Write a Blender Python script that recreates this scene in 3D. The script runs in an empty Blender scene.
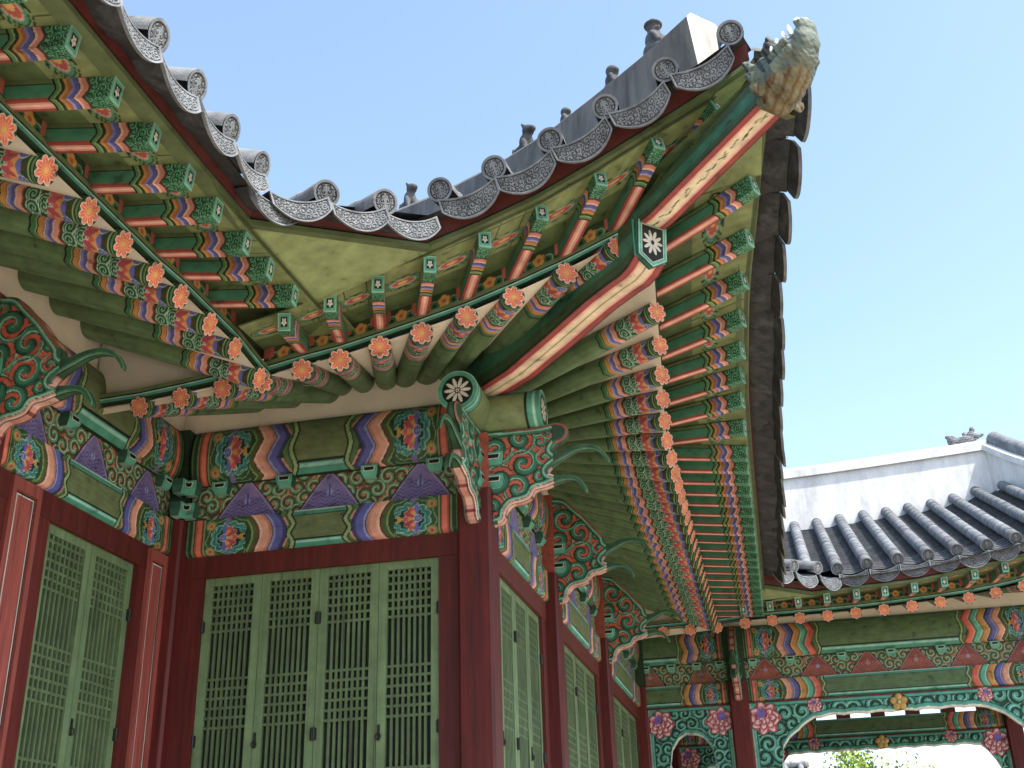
import bpy, math, random
import numpy as np
from mathutils import Matrix, Vector

rng = np.random.default_rng(7)
random.seed(7)
scene = bpy.context.scene
col_main = scene.collection
EYE = 1.6                      # camera height above the courtyard; everything is modelled relative to the eye, lifted at the end

# ------------------------------------------------------------------ camera, sky, sun, exposure
cam_data = bpy.data.cameras.new('camera')
cam = bpy.data.objects.new('camera', cam_data)
col_main.objects.link(cam)
cam_data.sensor_width = 36.0
cam_data.lens = 1154.33 * 36.0 / 1024.0
cam_data.clip_start = 0.05
cam_data.clip_end = 5000.0
RGT = Vector((0.97245101, 0.23145155, -0.02773451))
DWN = Vector((-0.12110852, 0.39997852, -0.90848771))
FWD = Vector((-0.19917768, 0.88681869, 0.41699025))
cam.matrix_world = Matrix(((RGT.x, -DWN.x, -FWD.x, 0), (RGT.y, -DWN.y, -FWD.y, 0), (RGT.z, -DWN.z, -FWD.z, EYE), (0, 0, 0, 1)))
scene.camera = cam

SUN_EL = math.radians(56)
SUN_AZ = math.atan2(0.91, -0.41)          # clockwise from +Y
world = bpy.data.worlds.new('World')
scene.world = world
world.use_nodes = True
wn = world.node_tree
wn.nodes.clear()
sky = wn.nodes.new('ShaderNodeTexSky')
sky.sky_type = 'NISHITA'
sky.sun_disc = False
sky.sun_elevation = SUN_EL
sky.sun_rotation = SUN_AZ
sky.air_density = 1.0
sky.dust_density = 1.6
sky.ozone_density = 0.6
bg = wn.nodes.new('ShaderNodeBackground')
bg.inputs['Strength'].default_value = 0.15
wo = wn.nodes.new('ShaderNodeOutputWorld')
wn.links.new(sky.outputs['Color'], bg.inputs['Color'])
wn.links.new(bg.outputs['Background'], wo.inputs['Surface'])

sun_data = bpy.data.lights.new('sun', 'SUN')
sun_data.energy = 3.0
sun_data.angle = math.radians(0.5)
sun_data.color = (1.0, 0.95, 0.87)
sun = bpy.data.objects.new('sun', sun_data)
col_main.objects.link(sun)
sun_dir = Vector((math.sin(SUN_AZ) * math.cos(SUN_EL), math.cos(SUN_AZ) * math.cos(SUN_EL), math.sin(SUN_EL)))
sun.rotation_euler = sun_dir.to_track_quat('Z', 'Y').to_euler()
sun.location = (30, -20, 40)

scene.view_settings.view_transform = 'Standard'
scene.view_settings.look = 'None'
scene.view_settings.exposure = 1.5
scene.view_settings.gamma = 1.0
scene.render.engine = 'CYCLES'
scene.cycles.max_bounces = 6
scene.cycles.diffuse_bounces = 4

# ------------------------------------------------------------------ helpers: colours, meshes, materials
def C(h):
    h = h.lstrip('#')
    c = np.array([int(h[i:i + 2], 16) / 255.0 for i in (0, 2, 4)])
    return np.where(c <= 0.04045, c / 12.92, ((c + 0.055) / 1.055) ** 2.4)

GREEN = C('6c8b59'); OLIVE = C('7a8c57'); DKGREEN = C('24452c'); TEAL = C('47a488'); LTEAL = C('9fd6bd')
MIDGREEN = C('3c7a4b'); LGREEN = C('93b071'); ORANGE = C('dd5226'); DORANGE = C('b63a1c'); PINK = C('e79a7c'); LPINK = C('f0c3a6')
BLUE = C('5257a8'); DBLUE = C('2c2f73'); VIOLET = C('7a6aa6'); OCHRE = C('cf8d2b'); YELLOW = C('e5b03c'); BLACK = C('14170f'); WHITE = C('e6e1d2')
REDBR = C('702b26'); COLRED = C('702521'); PINKRED = C('b86056'); BROWN = C('4a2b1c'); DOOR = C('7f9d6b'); CREAM = C('e2c79b'); CRIMSON = C('9e2a26')
PLASTER = C('d9cfbc')

class MB:
    """collects patches (verts, faces, colours) for ONE mesh object"""
    def __init__(s):
        s.V = []; s.C = []; s.L = []; s.T = []; s.S = []; s.n = 0
    def add(s, V, F, col, smooth=False):
        V = np.asarray(V, float).reshape(-1, 3); F = np.asarray(F, int)
        col = np.broadcast_to(np.asarray(col, float), (len(V), 3))
        s.V.append(V); s.C.append(col)
        s.L.append((F + s.n).ravel()); s.T.append(np.full(len(F), F.shape[1])); s.S.append(np.full(len(F), smooth))
        s.n += len(V)
        return s
    def grid(s, P, col, smooth=False, wrap=False, flip=False):
        nu, nv = P.shape[:2]
        idx = np.arange(nu * nv).reshape(nu, nv)
        if wrap: idx = np.vstack([idx, idx[:1]])
        a, b, c, d = idx[:-1, :-1], idx[1:, :-1], idx[1:, 1:], idx[:-1, 1:]
        F = np.stack([a, b, c, d] if not flip else [d, c, b, a], -1).reshape(-1, 4)
        col = np.asarray(col, float)
        if col.ndim == 3: col = col.reshape(-1, 3)
        return s.add(P.reshape(-1, 3), F, col, smooth)
    def poly(s, pts, col):
        return s.add(pts, [list(range(len(pts)))], col)
    def hexa(s, p, col):
        """8 corners: bottom 0-3 ccw, top 4-7; separate verts per face"""
        p = np.asarray(p, float)
        q = [(3, 2, 1, 0), (4, 5, 6, 7), (0, 1, 5, 4), (1, 2, 6, 5), (2, 3, 7, 6), (3, 0, 4, 7)]
        return s.add(np.concatenate([p[list(f)] for f in q]), np.arange(24).reshape(6, 4), col)
    def box(s, x0, x1, y0, y1, z0, z1, col, ch=0.0):
        if ch <= 0:
            return s.hexa([(x0, y0, z0), (x1, y0, z0), (x1, y1, z0), (x0, y1, z0), (x0, y0, z1), (x1, y0, z1), (x1, y1, z1), (x0, y1, z1)], col)
        # chamfered vertical edges + top/bottom
        prof = [(x0 + ch, y0), (x1 - ch, y0), (x1, y0 + ch), (x1, y1 - ch), (x1 - ch, y1), (x0 + ch, y1), (x0, y1 - ch), (x0, y0 + ch)]
        b = [(x, y, z0) for x, y in prof]; t = [(x, y, z1) for x, y in prof]
        for i in range(8):
            j = (i + 1) % 8
            s.poly([b[i], b[j], t[j], t[i]], col)
        s.poly(t, col); s.poly(b[::-1], col)
        return s
    def bar(s, p, q, w, h, col, up=(0, 0, 1)):
        p = np.array(p, float); q = np.array(q, float); d = q - p; d /= np.linalg.norm(d)
        r = np.cross(d, up); r /= np.linalg.norm(r); u = np.cross(r, d)
        r = r * w / 2; u = u * h / 2
        return s.hexa([p - r - u, p + r - u, q + r - u, q - r - u, p - r + u, p + r + u, q + r + u, q - r + u], col)
    def tube(s, pts, rad, col, n=12, cap=True, up=(0, 0, 1), a0=0, a1=2 * math.pi):
        pts = np.asarray(pts, float); m = len(pts); rad = np.broadcast_to(np.asarray(rad, float), (m,))
        T = np.gradient(pts, axis=0); T /= np.linalg.norm(T, axis=1)[:, None]
        full = abs(a1 - a0 - 2 * math.pi) < 1e-6
        ang = np.linspace(a0, a1, n, endpoint=not full)
        P = np.zeros((n, m, 3))
        for i in range(m):
            r = np.cross(T[i], up)
            if np.linalg.norm(r) < 1e-3: r = np.cross(T[i], (0, 1, 0))
            r /= np.linalg.norm(r); u = np.cross(r, T[i])
            P[:, i] = pts[i] + rad[i] * (np.cos(ang)[:, None] * r + np.sin(ang)[:, None] * u)
        s.grid(P, col, smooth=True, wrap=full, flip=True)
        if cap and full:
            s.poly(P[:, 0], col); s.poly(P[::-1, -1], col)
        return s
    def build(s, name, mat, parent=None):
        me = mesh_from(s, name, mat)
        return link(name, me, parent)

def mesh_from(s, name, mat):
    V = np.concatenate(s.V); Cc = np.concatenate(s.C); L = np.concatenate(s.L); T = np.concatenate(s.T); S = np.concatenate(s.S)
    me = bpy.data.meshes.new(name)
    me.vertices.add(len(V)); me.vertices.foreach_set('co', V.astype(np.float32).ravel())
    me.loops.add(len(L)); me.loops.foreach_set('vertex_index', L.astype(np.int32))
    me.polygons.add(len(T))
    me.polygons.foreach_set('loop_start', np.concatenate([[0], np.cumsum(T)[:-1]]).astype(np.int32))
    me.polygons.foreach_set('use_smooth', S.astype(bool))
    me.update(calc_edges=True)
    a = me.color_attributes.new('Col', 'FLOAT_COLOR', 'POINT')
    a.data.foreach_set('color', np.concatenate([Cc, np.ones((len(Cc), 1))], 1).astype(np.float32).ravel())
    me.materials.append(mat)
    me.validate()
    return me

def link(name, me, parent=None):
    o = bpy.data.objects.new(name, me)
    col_main.objects.link(o)
    if parent is not None: o.parent = parent
    return o

def tag(o, label=None, cat=None, group=None, kind=None):
    if label: o['label'] = label
    if cat: o['category'] = cat
    if group: o['group'] = group
    if kind: o['kind'] = kind
    return o

def thing(name, loc, label, cat, group=None):
    o = bpy.data.objects.new(name, None)
    col_main.objects.link(o)
    o.empty_display_size = 0.3
    o.location = loc
    return tag(o, label, cat, group)

def mk_mat(name, rough=0.6, spec=0.3, vary=0.18, dirt=0.25, nscale=9.0, bump=0.15, bscale=60.0, stretch=(1, 1, 1), dirtcol=(0.05, 0.045, 0.035), sat=1.0, val=1.0, crack=0.0, cstretch=(26, 26, 0.8)):
    m = bpy.data.materials.new(name); m.use_nodes = True
    nt = m.node_tree; N = nt.nodes; K = nt.links
    b = N['Principled BSDF']
    at = N.new('ShaderNodeAttribute'); at.attribute_name = 'Col'
    tc = N.new('ShaderNodeTexCoord')
    mp = N.new('ShaderNodeMapping'); mp.inputs['Scale'].default_value = stretch
    oi = N.new('ShaderNodeObjectInfo')
    va = N.new('ShaderNodeVectorMath'); va.operation = 'MULTIPLY_ADD'; va.inputs[1].default_value = (1, 1, 1)
    cr = N.new('ShaderNodeVectorMath'); cr.operation = 'SCALE'; cr.inputs[0].default_value = (37.0, 23.0, 11.0)
    K.new(oi.outputs['Random'], cr.inputs['Scale']); K.new(tc.outputs['Object'], va.inputs[0]); K.new(cr.outputs['Vector'], va.inputs[2])
    K.new(va.outputs['Vector'], mp.inputs['Vector'])
    n1 = N.new('ShaderNodeTexNoise'); n1.inputs['Scale'].default_value = nscale; n1.inputs['Detail'].default_value = 6; n1.inputs['Roughness'].default_value = 0.65
    K.new(mp.outputs['Vector'], n1.inputs['Vector'])
    mr = N.new('ShaderNodeMapRange'); mr.inputs['From Min'].default_value = 0.3; mr.inputs['From Max'].default_value = 0.7
    mr.inputs['To Min'].default_value = 1 - vary; mr.inputs['To Max'].default_value = 1 + vary
    K.new(n1.outputs['Fac'], mr.inputs['Value'])
    mul = N.new('ShaderNodeVectorMath'); mul.operation = 'SCALE'
    hs = N.new('ShaderNodeHueSaturation'); hs.inputs['Saturation'].default_value = sat; hs.inputs['Value'].default_value = val
    rr_ = N.new('ShaderNodeMapRange'); rr_.inputs['To Min'].default_value = val * 0.88; rr_.inputs['To Max'].default_value = val * 1.1
    K.new(oi.outputs['Random'], rr_.inputs['Value']); K.new(rr_.outputs['Result'], hs.inputs['Value'])
    K.new(at.outputs['Color'], hs.inputs['Color'])
    K.new(hs.outputs['Color'], mul.inputs[0]); K.new(mr.outputs['Result'], mul.inputs['Scale'])
    n2 = N.new('ShaderNodeTexNoise'); n2.inputs['Scale'].default_value = nscale * 0.37; n2.inputs['Detail'].default_value = 9; n2.inputs['Roughness'].default_value = 0.75
    K.new(mp.outputs['Vector'], n2.inputs['Vector'])
    mr2 = N.new('ShaderNodeMapRange'); mr2.inputs['From Min'].default_value = 0.52; mr2.inputs['From Max'].default_value = 0.78
    mr2.inputs['To Min'].default_value = 0; mr2.inputs['To Max'].default_value = dirt
    K.new(n2.outputs['Fac'], mr2.inputs['Value'])
    mx = N.new('ShaderNodeMix'); mx.data_type = 'RGBA'
    K.new(mr2.outputs['Result'], mx.inputs['Factor']); K.new(mul.outputs['Vector'], mx.inputs['A']); mx.inputs['B'].default_value = (*dirtcol, 1)
    last = mx.outputs['Result']
    if crack > 0:
        mc = N.new('ShaderNodeMapping'); mc.inputs['Scale'].default_value = cstretch; K.new(va.outputs['Vector'], mc.inputs['Vector'])
        nc = N.new('ShaderNodeTexNoise'); nc.inputs['Scale'].default_value = 1.0; nc.inputs['Detail'].default_value = 4; K.new(mc.outputs['Vector'], nc.inputs['Vector'])
        rc = N.new('ShaderNodeMapRange'); rc.inputs['From Min'].default_value = 0.36; rc.inputs['From Max'].default_value = 0.27; rc.inputs['To Max'].default_value = crack; K.new(nc.outputs['Fac'], rc.inputs['Value'])
        m3 = N.new('ShaderNodeMix'); m3.data_type = 'RGBA'; m3.inputs['B'].default_value = (0.012, 0.010, 0.008, 1)
        K.new(rc.outputs['Result'], m3.inputs['Factor']); K.new(last, m3.inputs['A']); last = m3.outputs['Result']
        rv = N.new('ShaderNodeMapRange'); rv.inputs['From Min'].default_value = 0.3; rv.inputs['From Max'].default_value = 0.7; rv.inputs['To Min'].default_value = 0.82; rv.inputs['To Max'].default_value = 1.16; K.new(nc.outputs['Fac'], rv.inputs['Value'])
        m4 = N.new('ShaderNodeVectorMath'); m4.operation = 'SCALE'; K.new(last, m4.inputs[0]); K.new(rv.outputs['Result'], m4.inputs['Scale']); last = m4.outputs['Vector']
    K.new(last, b.inputs['Base Color'])
    b.inputs['Roughness'].default_value = rough
    b.inputs['Specular IOR Level'].default_value = spec
    n3 = N.new('ShaderNodeTexNoise'); n3.inputs['Scale'].default_value = bscale; n3.inputs['Detail'].default_value = 5
    K.new(mp.outputs['Vector'], n3.inputs['Vector'])
    bp = N.new('ShaderNodeBump'); bp.inputs['Strength'].default_value = bump; bp.inputs['Distance'].default_value = 0.01
    K.new(n3.outputs['Fac'], bp.inputs['Height']); K.new(bp.outputs['Normal'], b.inputs['Normal'])
    return m

M_PAINT = mk_mat('painted_timber', 0.55, 0.3, 0.16, 0.35, 7.0, 0.12, 45.0, sat=0.87, val=0.74, crack=0.5, cstretch=(9, 9, 14))
M_WOOD = mk_mat('plain_painted_timber', 0.6, 0.25, 0.22, 0.4, 5.0, 0.25, 40.0, sat=0.9, val=0.55, crack=0.7)
M_POST = mk_mat('red_painted_post', 0.55, 0.3, 0.28, 0.35, 6.0, 0.15, 30.0, stretch=(3, 3, 0.35), dirtcol=(0.02, 0.012, 0.012), sat=1.0, val=0.52, crack=0.8)
M_TILE = mk_mat('fired_clay_tile', 0.8, 0.2, 0.45, 0.45, 8.0, 0.35, 70.0, dirtcol=(0.26, 0.27, 0.27))
M_PLASTER = mk_mat('lime_plaster', 0.85, 0.2, 0.10, 0.35, 3.0, 0.2, 30.0, dirtcol=(0.35, 0.33, 0.30))
M_RIDGE = mk_mat('weathered_ridge_plaster', 0.85, 0.2, 0.5, 0.95, 5.0, 0.25, 25.0, stretch=(1, 1, 0.22), dirtcol=(0.055, 0.06, 0.065))
M_CLAYHEAD = mk_mat('weathered_glaze', 0.7, 0.25, 0.45, 0.7, 9.0, 0.8, 45.0, dirtcol=(0.20, 0.13, 0.055))
M_IRON = mk_mat('black_iron', 0.5, 0.4, 0.1, 0.1, 10.0, 0.1, 50.0)
M_STONE = mk_mat('granite', 0.85, 0.2, 0.15, 0.4, 2.0, 0.3, 30.0, dirtcol=(0.2, 0.19, 0.17))
M_SAND = mk_mat('sandy_ground', 0.95, 0.1, 0.12, 0.3, 0.6, 0.4, 8.0, dirtcol=(0.20, 0.18, 0.15))
M_LEAF = mk_mat('leaf', 0.6, 0.3, 0.35, 0.3, 1.3, 0.05, 20.0, dirtcol=(0.10, 0.14, 0.03))
M_BARK = mk_mat('bark', 0.9, 0.1, 0.25, 0.3, 6.0, 0.6, 25.0)

def L(s, c): return np.asarray(s)[..., None] * np.asarray(c)
def put(col, mask, c):
    c = np.asarray(c, float)
    m = mask if mask.dtype != bool else mask.astype(float)
    m = np.clip(m, 0, 1)[..., None]
    col[...] = col * (1 - m) + c * m
def base(x, c): return np.broadcast_to(np.asarray(c, float), x.shape + (3,)).copy()

# ------------------------------------------------------------------ dancheong pattern functions (all flat paint colours)
def pat_flower(x, y, bgc=DKGREEN):
    r = np.hypot(x, y); th = np.arctan2(y, x)
    f = (th + math.pi / 8) % (math.pi / 4) - math.pi / 8
    px, py = r * np.cos(f), r * np.sin(f)
    col = base(x, bgc)
    wid = 0.235
    d = ((px - 0.62) / 0.36) ** 2 + (py / wid) ** 2
    d2 = ((px - 0.62) / 0.41) ** 2 + (py / (wid + 0.05)) ** 2
    put(col, (r > 0.5) & (r < 0.72) & (np.abs(py) > 0.2), C('20301c'))
    put(col, d2 < 1, WHITE)
    put(col, d < 1, C('ef7a3e'))
    put(col, (d < 0.5) & (px < 0.78), C('d84a1e'))
    put(col, (np.abs(py) < 0.04) & (px > 0.3) & (px < 0.85), C('f2955c'))
    put(col, r < 0.3, C('b5401a'))
    put(col, r < 0.26, C('eaa030'))
    put(col, r < 0.1, YELLOW)
    return col

def pat_chrys(x, y, ring=TEAL, inner=0.72, n=10):
    r = np.hypot(x, y); th = np.arctan2(y, x)
    w = 2 * math.pi / n
    f = (th + w / 2) % w - w / 2
    px, py = r * np.cos(f), r * np.sin(f)
    col = base(x, ring)
    put(col, r > 0.97, LTEAL)
    put(col, r < inner + 0.03, BLACK)
    R = inner
    d = ((px - 0.56 * R) / (0.36 * R)) ** 2 + (py / (0.115 * R)) ** 2
    put(col, d < 1, WHITE)
    put(col, r < 0.13 * R, WHITE); put(col, r < 0.06 * R, BLACK)
    return col

def pat_tip(x, y):
    """end face of a flying rafter; x,y in -1..1"""
    col = base(x, C('59b295'))
    put(col, (np.abs(x) > 0.88) | (np.abs(y) > 0.9), LTEAL)
    put(col, (np.abs(x) < 0.60) & (np.abs(y) < 0.56), BLACK)
    r = np.hypot(x, y); th = np.arctan2(y, x) + math.pi / 2
    w = 2 * math.pi / 5
    f = (th + w / 2) % w - w / 2
    px, py = r * np.cos(f), r * np.sin(f)
    put(col, ((px - 0.27) / 0.20) ** 2 + (py / 0.15) ** 2 < 1, WHITE)
    put(col, r < 0.09, C('b05038'))
    return col

def pat_lotus(col, x, y, R, flip=1.0):
    """fan of petals opening towards +x from an eye at the origin"""
    x = x * flip
    r = np.hypot(x, y) / R; th = np.arctan2(y, x)
    w = math.radians(28)
    k = np.round(th / w); f = th - k * w
    ok = np.abs(k) <= 3
    px, py = r * np.cos(f), r * np.sin(f)
    d = ((px - 0.62) / 0.36) ** 2 + (py / 0.19) ** 2
    put(col, ok & (d < 1.22), C('d8cdb8'))
    pc = np.where((np.abs(k) % 2 == 0)[..., None], C('d6402a'), C('b8324a'))
    pc = np.where((np.abs(k) == 3)[..., None], C('5a62b8'), pc)
    pc = np.where(((np.abs(k) == 0) | (np.abs(k) == 2))[..., None] & (px < 0.62)[..., None], C('e39a35'), pc)
    m = ok & (d < 1)
    col[m] = pc[m]
    put(col, (r < 0.27), C('d8d4cc')); put(col, r < 0.235, C('4a5fb4')); put(col, r < 0.09, C('a9b4dc')); put(col, r < 0.05, DBLUE)

def pat_scroll(x, y, size, ground=DKGREEN, body=MIDGREEN, light=LTEAL, dot=ORANGE, seed=1, turns=2.0):
    """hex lattice of little spirals"""
    hx = size; hy = size * 0.87
    best = np.full(x.shape, 1e9); bx = np.zeros_like(x); by = np.zeros_like(x); bi = np.zeros(x.shape)
    iy = np.floor(y / hy).astype(int)
    for dy in (-1, 0, 1, 2):
        jy = iy + dy
        off = np.where(jy % 2 == 0, 0.0, 0.5) * hx
        ix = np.round((x - off) / hx).astype(int)
        for dx in (-1, 0, 1):
            jx = ix + dx
            h = np.sin(jx * 12.9898 + jy * 78.233 + seed * 3.1) * 43758.5453; h = h - np.floor(h)
            h2 = np.sin(jx * 39.346 + jy * 11.135 + seed * 1.7) * 24634.6345; h2 = h2 - np.floor(h2)
            cx = jx * hx + off + (h - 0.5) * 0.35 * size; cy = jy * hy + (h2 - 0.5) * 0.35 * size
            d = np.hypot(x - cx, y - cy)
            m = d < best
            best = np.where(m, d, best); bx = np.where(m, x - cx, bx); by = np.where(m, y - cy, by); bi = np.where(m, h, bi)
    R = 0.56 * size
    r = best / R; th = np.arctan2(by, bx)
    sg = np.where(bi > 0.5, 1.0, -1.0)
    v = (r * turns + sg * th / (2 * math.pi) + bi) % 1.0
    col = base(x, ground)
    band = (r < 0.98)
    put(col, band & (v < 0.58), body)
    put(col, band & (v > 0.10) & (v < 0.24), light)
    put(col, band & (v > 0.58) & (v < 0.70), C('16291b'))
    put(col, (r < 0.2) & (bi > 0.35), dot)
    put(col, (r > 1.0) & (bi > 0.4), dot)
    return col

def rafter_side(s, a):
    """s metres from the tip, a metres round the girth from the bottom"""
    col = base(s, GREEN)
    grain = 0.88 + 0.12 * np.sin(s * 3 + 40 * a) * np.sin(a * 90 + 2 * np.sin(s * 5))
    col *= grain[..., None]
    w = s + 0.008 * np.cos(2 * math.pi * a / 0.088)
    zone = s < 0.70
    put(col, zone & (w < 0.66), BLACK)
    put(col, zone & (w < 0.645), MIDGREEN)
    put(col, zone & (w < 0.605), LGREEN)
    put(col, zone & (w < 0.595), BLACK)
    put(col, zone & (w < 0.585), OCHRE)
    put(col, zone & (w < 0.545), C('b8661f'))
    put(col, zone & (w < 0.535), WHITE)
    put(col, zone & (w < 0.528), C('8f86c8'))
    put(col, zone & (w < 0.505), BLUE)
    put(col, zone & (w < 0.475), C('f2c0ae'))
    put(col, zone & (w < 0.462), PINK)
    put(col, zone & (w < 0.425), DORANGE)
    put(col, zone & (w < 0.415), C('2c4a2a'))
    # floral field
    fld = (s < 0.405) & (s > 0.055)
    pitch = 0.172
    k = np.round(a / pitch); aa = a - k * pitch
    g = base(s, C('2c4a2a'))
    put(g, (np.sin(60 * s) * np.sin(55 * a) > 0.45), C('5a3a22'))
    # swirls
    for (cx, cy, R) in ((0.34, 0.045, 0.052), (0.345, -0.045, 0.05), (0.25, 0.07, 0.045), (0.25, -0.07, 0.045), (0.16, 0.078, 0.04), (0.16, -0.078, 0.04)):
        r = np.hypot(s - cx, aa - cy) / R; th = np.arctan2(aa - cy, s - cx)
        v = (r * 1.9 + th / (2 * math.pi)) % 1
        put(g, r < 1, C('2a6a48')); put(g, (r < 1) & (v < 0.35), C('8cc9a0')); put(g, (r < 1) & (v > 0.62), C('173a26'))
        put(g, (r > 0.92) & (r < 1.04), C('b7d8bb'))
    pat_lotus(g, s - 0.105, aa, 0.145)
    col[fld] = g[fld]
    put(col, s < 0.06, C('2c5a34')); put(col, s < 0.048, C('9db56f')); put(col, s < 0.038, DKGREEN); put(col, s < 0.022, C('5b8a54')); put(col, s < 0.010, BLACK)
    return col

def flying_side(s, q, bottom):
    """s metres from the tip; q -1..1 across the face"""
    col = base(s, OLIVE * 0.8 if not bottom else GREEN)
    if bottom:
        inner = s > 0.33
        put(col, inner, C('962b22'))
        put(col, inner & (np.abs(q) < 0.55), C('e08a70'))
        put(col, inner & (np.abs(q) < 0.2), C('f0bda6'))
        w = s + 0.004 * np.cos(math.pi * q)
    else:
        inner = s > 0.33
        put(col, inner & (q < 0.5), C('418c6a'))
        put(col, inner & (np.abs(q - 0.5) < 0.07), BLACK)
        put(col, inner & (q < -0.74), C('a33a2a'))
        w = s + 0.013 * np.cos(math.pi * q) - 0.005 * q
    zone = s < 0.38
    put(col, zone & (w < 0.345), BLACK)
    put(col, zone & (w < 0.333), C('5c8a50'))
    put(col, zone & (w < 0.313), LGREEN)
    put(col, zone & (w < 0.304), C('23421f'))
    put(col, zone & (w < 0.283), OCHRE)
    put(col, zone & (w < 0.263), C('b5661f'))
    put(col, zone & (w < 0.243), C('a9a0d8') if bottom else C('8c84c4'))
    put(col, zone & (w < 0.228), BLUE)
    put(col, zone & (w < 0.203), C('262a66'))
    put(col, zone & (w < 0.196), C('f0bda8'))
    put(col, zone & (w < 0.18), C('d9836a'))
    put(col, zone & (w < 0.152), C('7c2a1c'))
    put(col, zone & (w < 0.143), C('1d4a2c'))
    t = zone & (w < 0.132)
    sc = pat_scroll(s * 1.0, q * 0.055, 0.05, C('14391f'), C('2d8a5a'), C('8fd0ae'), C('2d8a5a'), 3, 1.6)
    col[t] = sc[t]
    put(col, s < 0.012, C('74c2a5'))
    return col

def beam_pat(x, y, Lx, k=1.0, bands=2, upper=False, floral=VIOLET):
    """painted beam: x 0..Lx, y 0..1 up the face (0 = bottom edge). k scales the end motifs"""
    m = np.minimum(x, Lx - x) / k
    col = base(x, OLIVE * 0.82 if bands == 2 else C('628552') * 0.85)
    col *= (0.92 + 0.08 * np.sin(x * 9 + 14 * y) * np.sin(y * 60 + 2 * np.sin(3 * x)))[..., None]
    # centre panel strips
    put(col, (y < 0.30), BLACK); put(col, y < 0.26, C('3f9b80')); put(col, (y > 0.19) & (y < 0.245), C('8fd3bd')); put(col, y < 0.05, C('1e3a28'))
    put(col, (y > 0.86), BLACK); put(col, y > 0.885, C('3f8f78')); put(col, y > 0.97, C('a9cdb8'))
    end = 0.60 + 0.115 * bands
    if upper:
        tri = np.abs(((y * 2.0 + 0.25) % 1.0) - 0.5) * 2
        w = m + 0.085 * (tri - 0.5)
    else:
        w = m - 0.085 * (1 - (2 * y - 1) ** 2) + 0.045
    we = m + 0.018 * np.cos(2 * math.pi * y * 2.2)
    put(col, we < end + 0.10, BLACK); put(col, we < end + 0.085, LGREEN); put(col, we < end + 0.055, C('2d4d28')); put(col, we < end + 0.04, C('52773f')); put(col, we < end, C('243c22'))
    pal = [PINK, BLUE, OCHRE, C('4fb592'), ORANGE]
    lite = [LPINK, C('8f93d2'), C('e2b25a'), C('9adbc0'), C('f0876a')]
    # bits of pink between blue teeth
    put(col, (w < 0.60 + 0.115 * bands + 0.02) & (w > 0.55) & (np.abs((y * 2) % 1 - 0.5) < 0.22), C('c98a70') if bands == 2 else C('7d3322'))
    for b in range(bands - 1, -1, -1):
        e = 0.60 + 0.115 * (b + 1) - 0.115 * 0.0
        put(col, w < e, BLACK)
        put(col, w < e - 0.008, pal[b] * (0.45 if b % 2 else 0.7))
        put(col, w < e - 0.035, pal[b])
        put(col, w < e - 0.095, lite[b])
    put(col, w < 0.60, BLACK); put(col, w < 0.592, C('6b4a22')); put(col, w < 0.57, C('3d6a35')); put(col, w < 0.545, C('8aa65a')); put(col, w < 0.53, C('2b4a26'))
    # flower field
    fx = 0.385
    X = m - fx; Y = (y - 0.5) * 0.36 if not upper else (y - 0.5) * 0.46
    f = m < 0.52
    rr = np.hypot(X * 0.9, Y)
    fld = base(x, C('2f5a33'))
    th = np.arctan2(Y, X)
    put(fld, np.sin(rr * 150 + 1.5 * np.sin(7 * th)) > 0.2, C('1f3d22'))
    put(fld, np.sin(rr * 150 + 1.5 * np.sin(7 * th)) > 0.8, C('7fae74'))
    sc = np.abs(np.sin(th * 5))
    sc2 = np.abs(np.sin(th * 6))
    put(fld, rr < 0.128 + 0.024 * sc2, C('a9d4c4')); put(fld, rr < 0.122 + 0.024 * sc2, C('2f8f8c')); put(fld, rr < 0.104 + 0.02 * sc2, C('15403f')); put(fld, rr < 0.098 + 0.02 * sc2, C('4fae9e')); put(fld, rr < 0.084 + 0.016 * sc2, C('1b3a2e'))
    put(fld, (np.abs(X + 0.02) < 0.022) & (np.abs(Y) > 0.14), VIOLET)
    # corner sprigs
    for cy in (-0.115, 0.115):
        d = np.hypot(X + 0.165, (Y - cy)) ; put(fld, d < 0.045, C('7f9a45')); put(fld, d < 0.03, C('d98a55')); put(fld, d < 0.014, C('a8442a'))
    pat_lotus(fld, X + 0.055, Y, 0.125)
    put(fld, (np.hypot(X - 0.105, Y) < 0.03), C('c89a30')); put(fld, (np.hypot(X - 0.125, Y) < 0.016), BLACK)
    col[f] = fld[f]
    put(col, m < 0.175, C('3c4f2a')); put(col, m < 0.165, C('8d9a62')); put(col, m < 0.155, BLACK); put(col, m < 0.148, DORANGE)
    put(col, (m < 0.135) & (m > 0.10), C('e6663a')); put(col, m < 0.085, BLACK); put(col, m < 0.078, C('79905a')); put(col, m < 0.058, DKGREEN); put(col, m < 0.03, C('55783f')); put(col, m < 0.012, BLACK)
    return col

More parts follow.
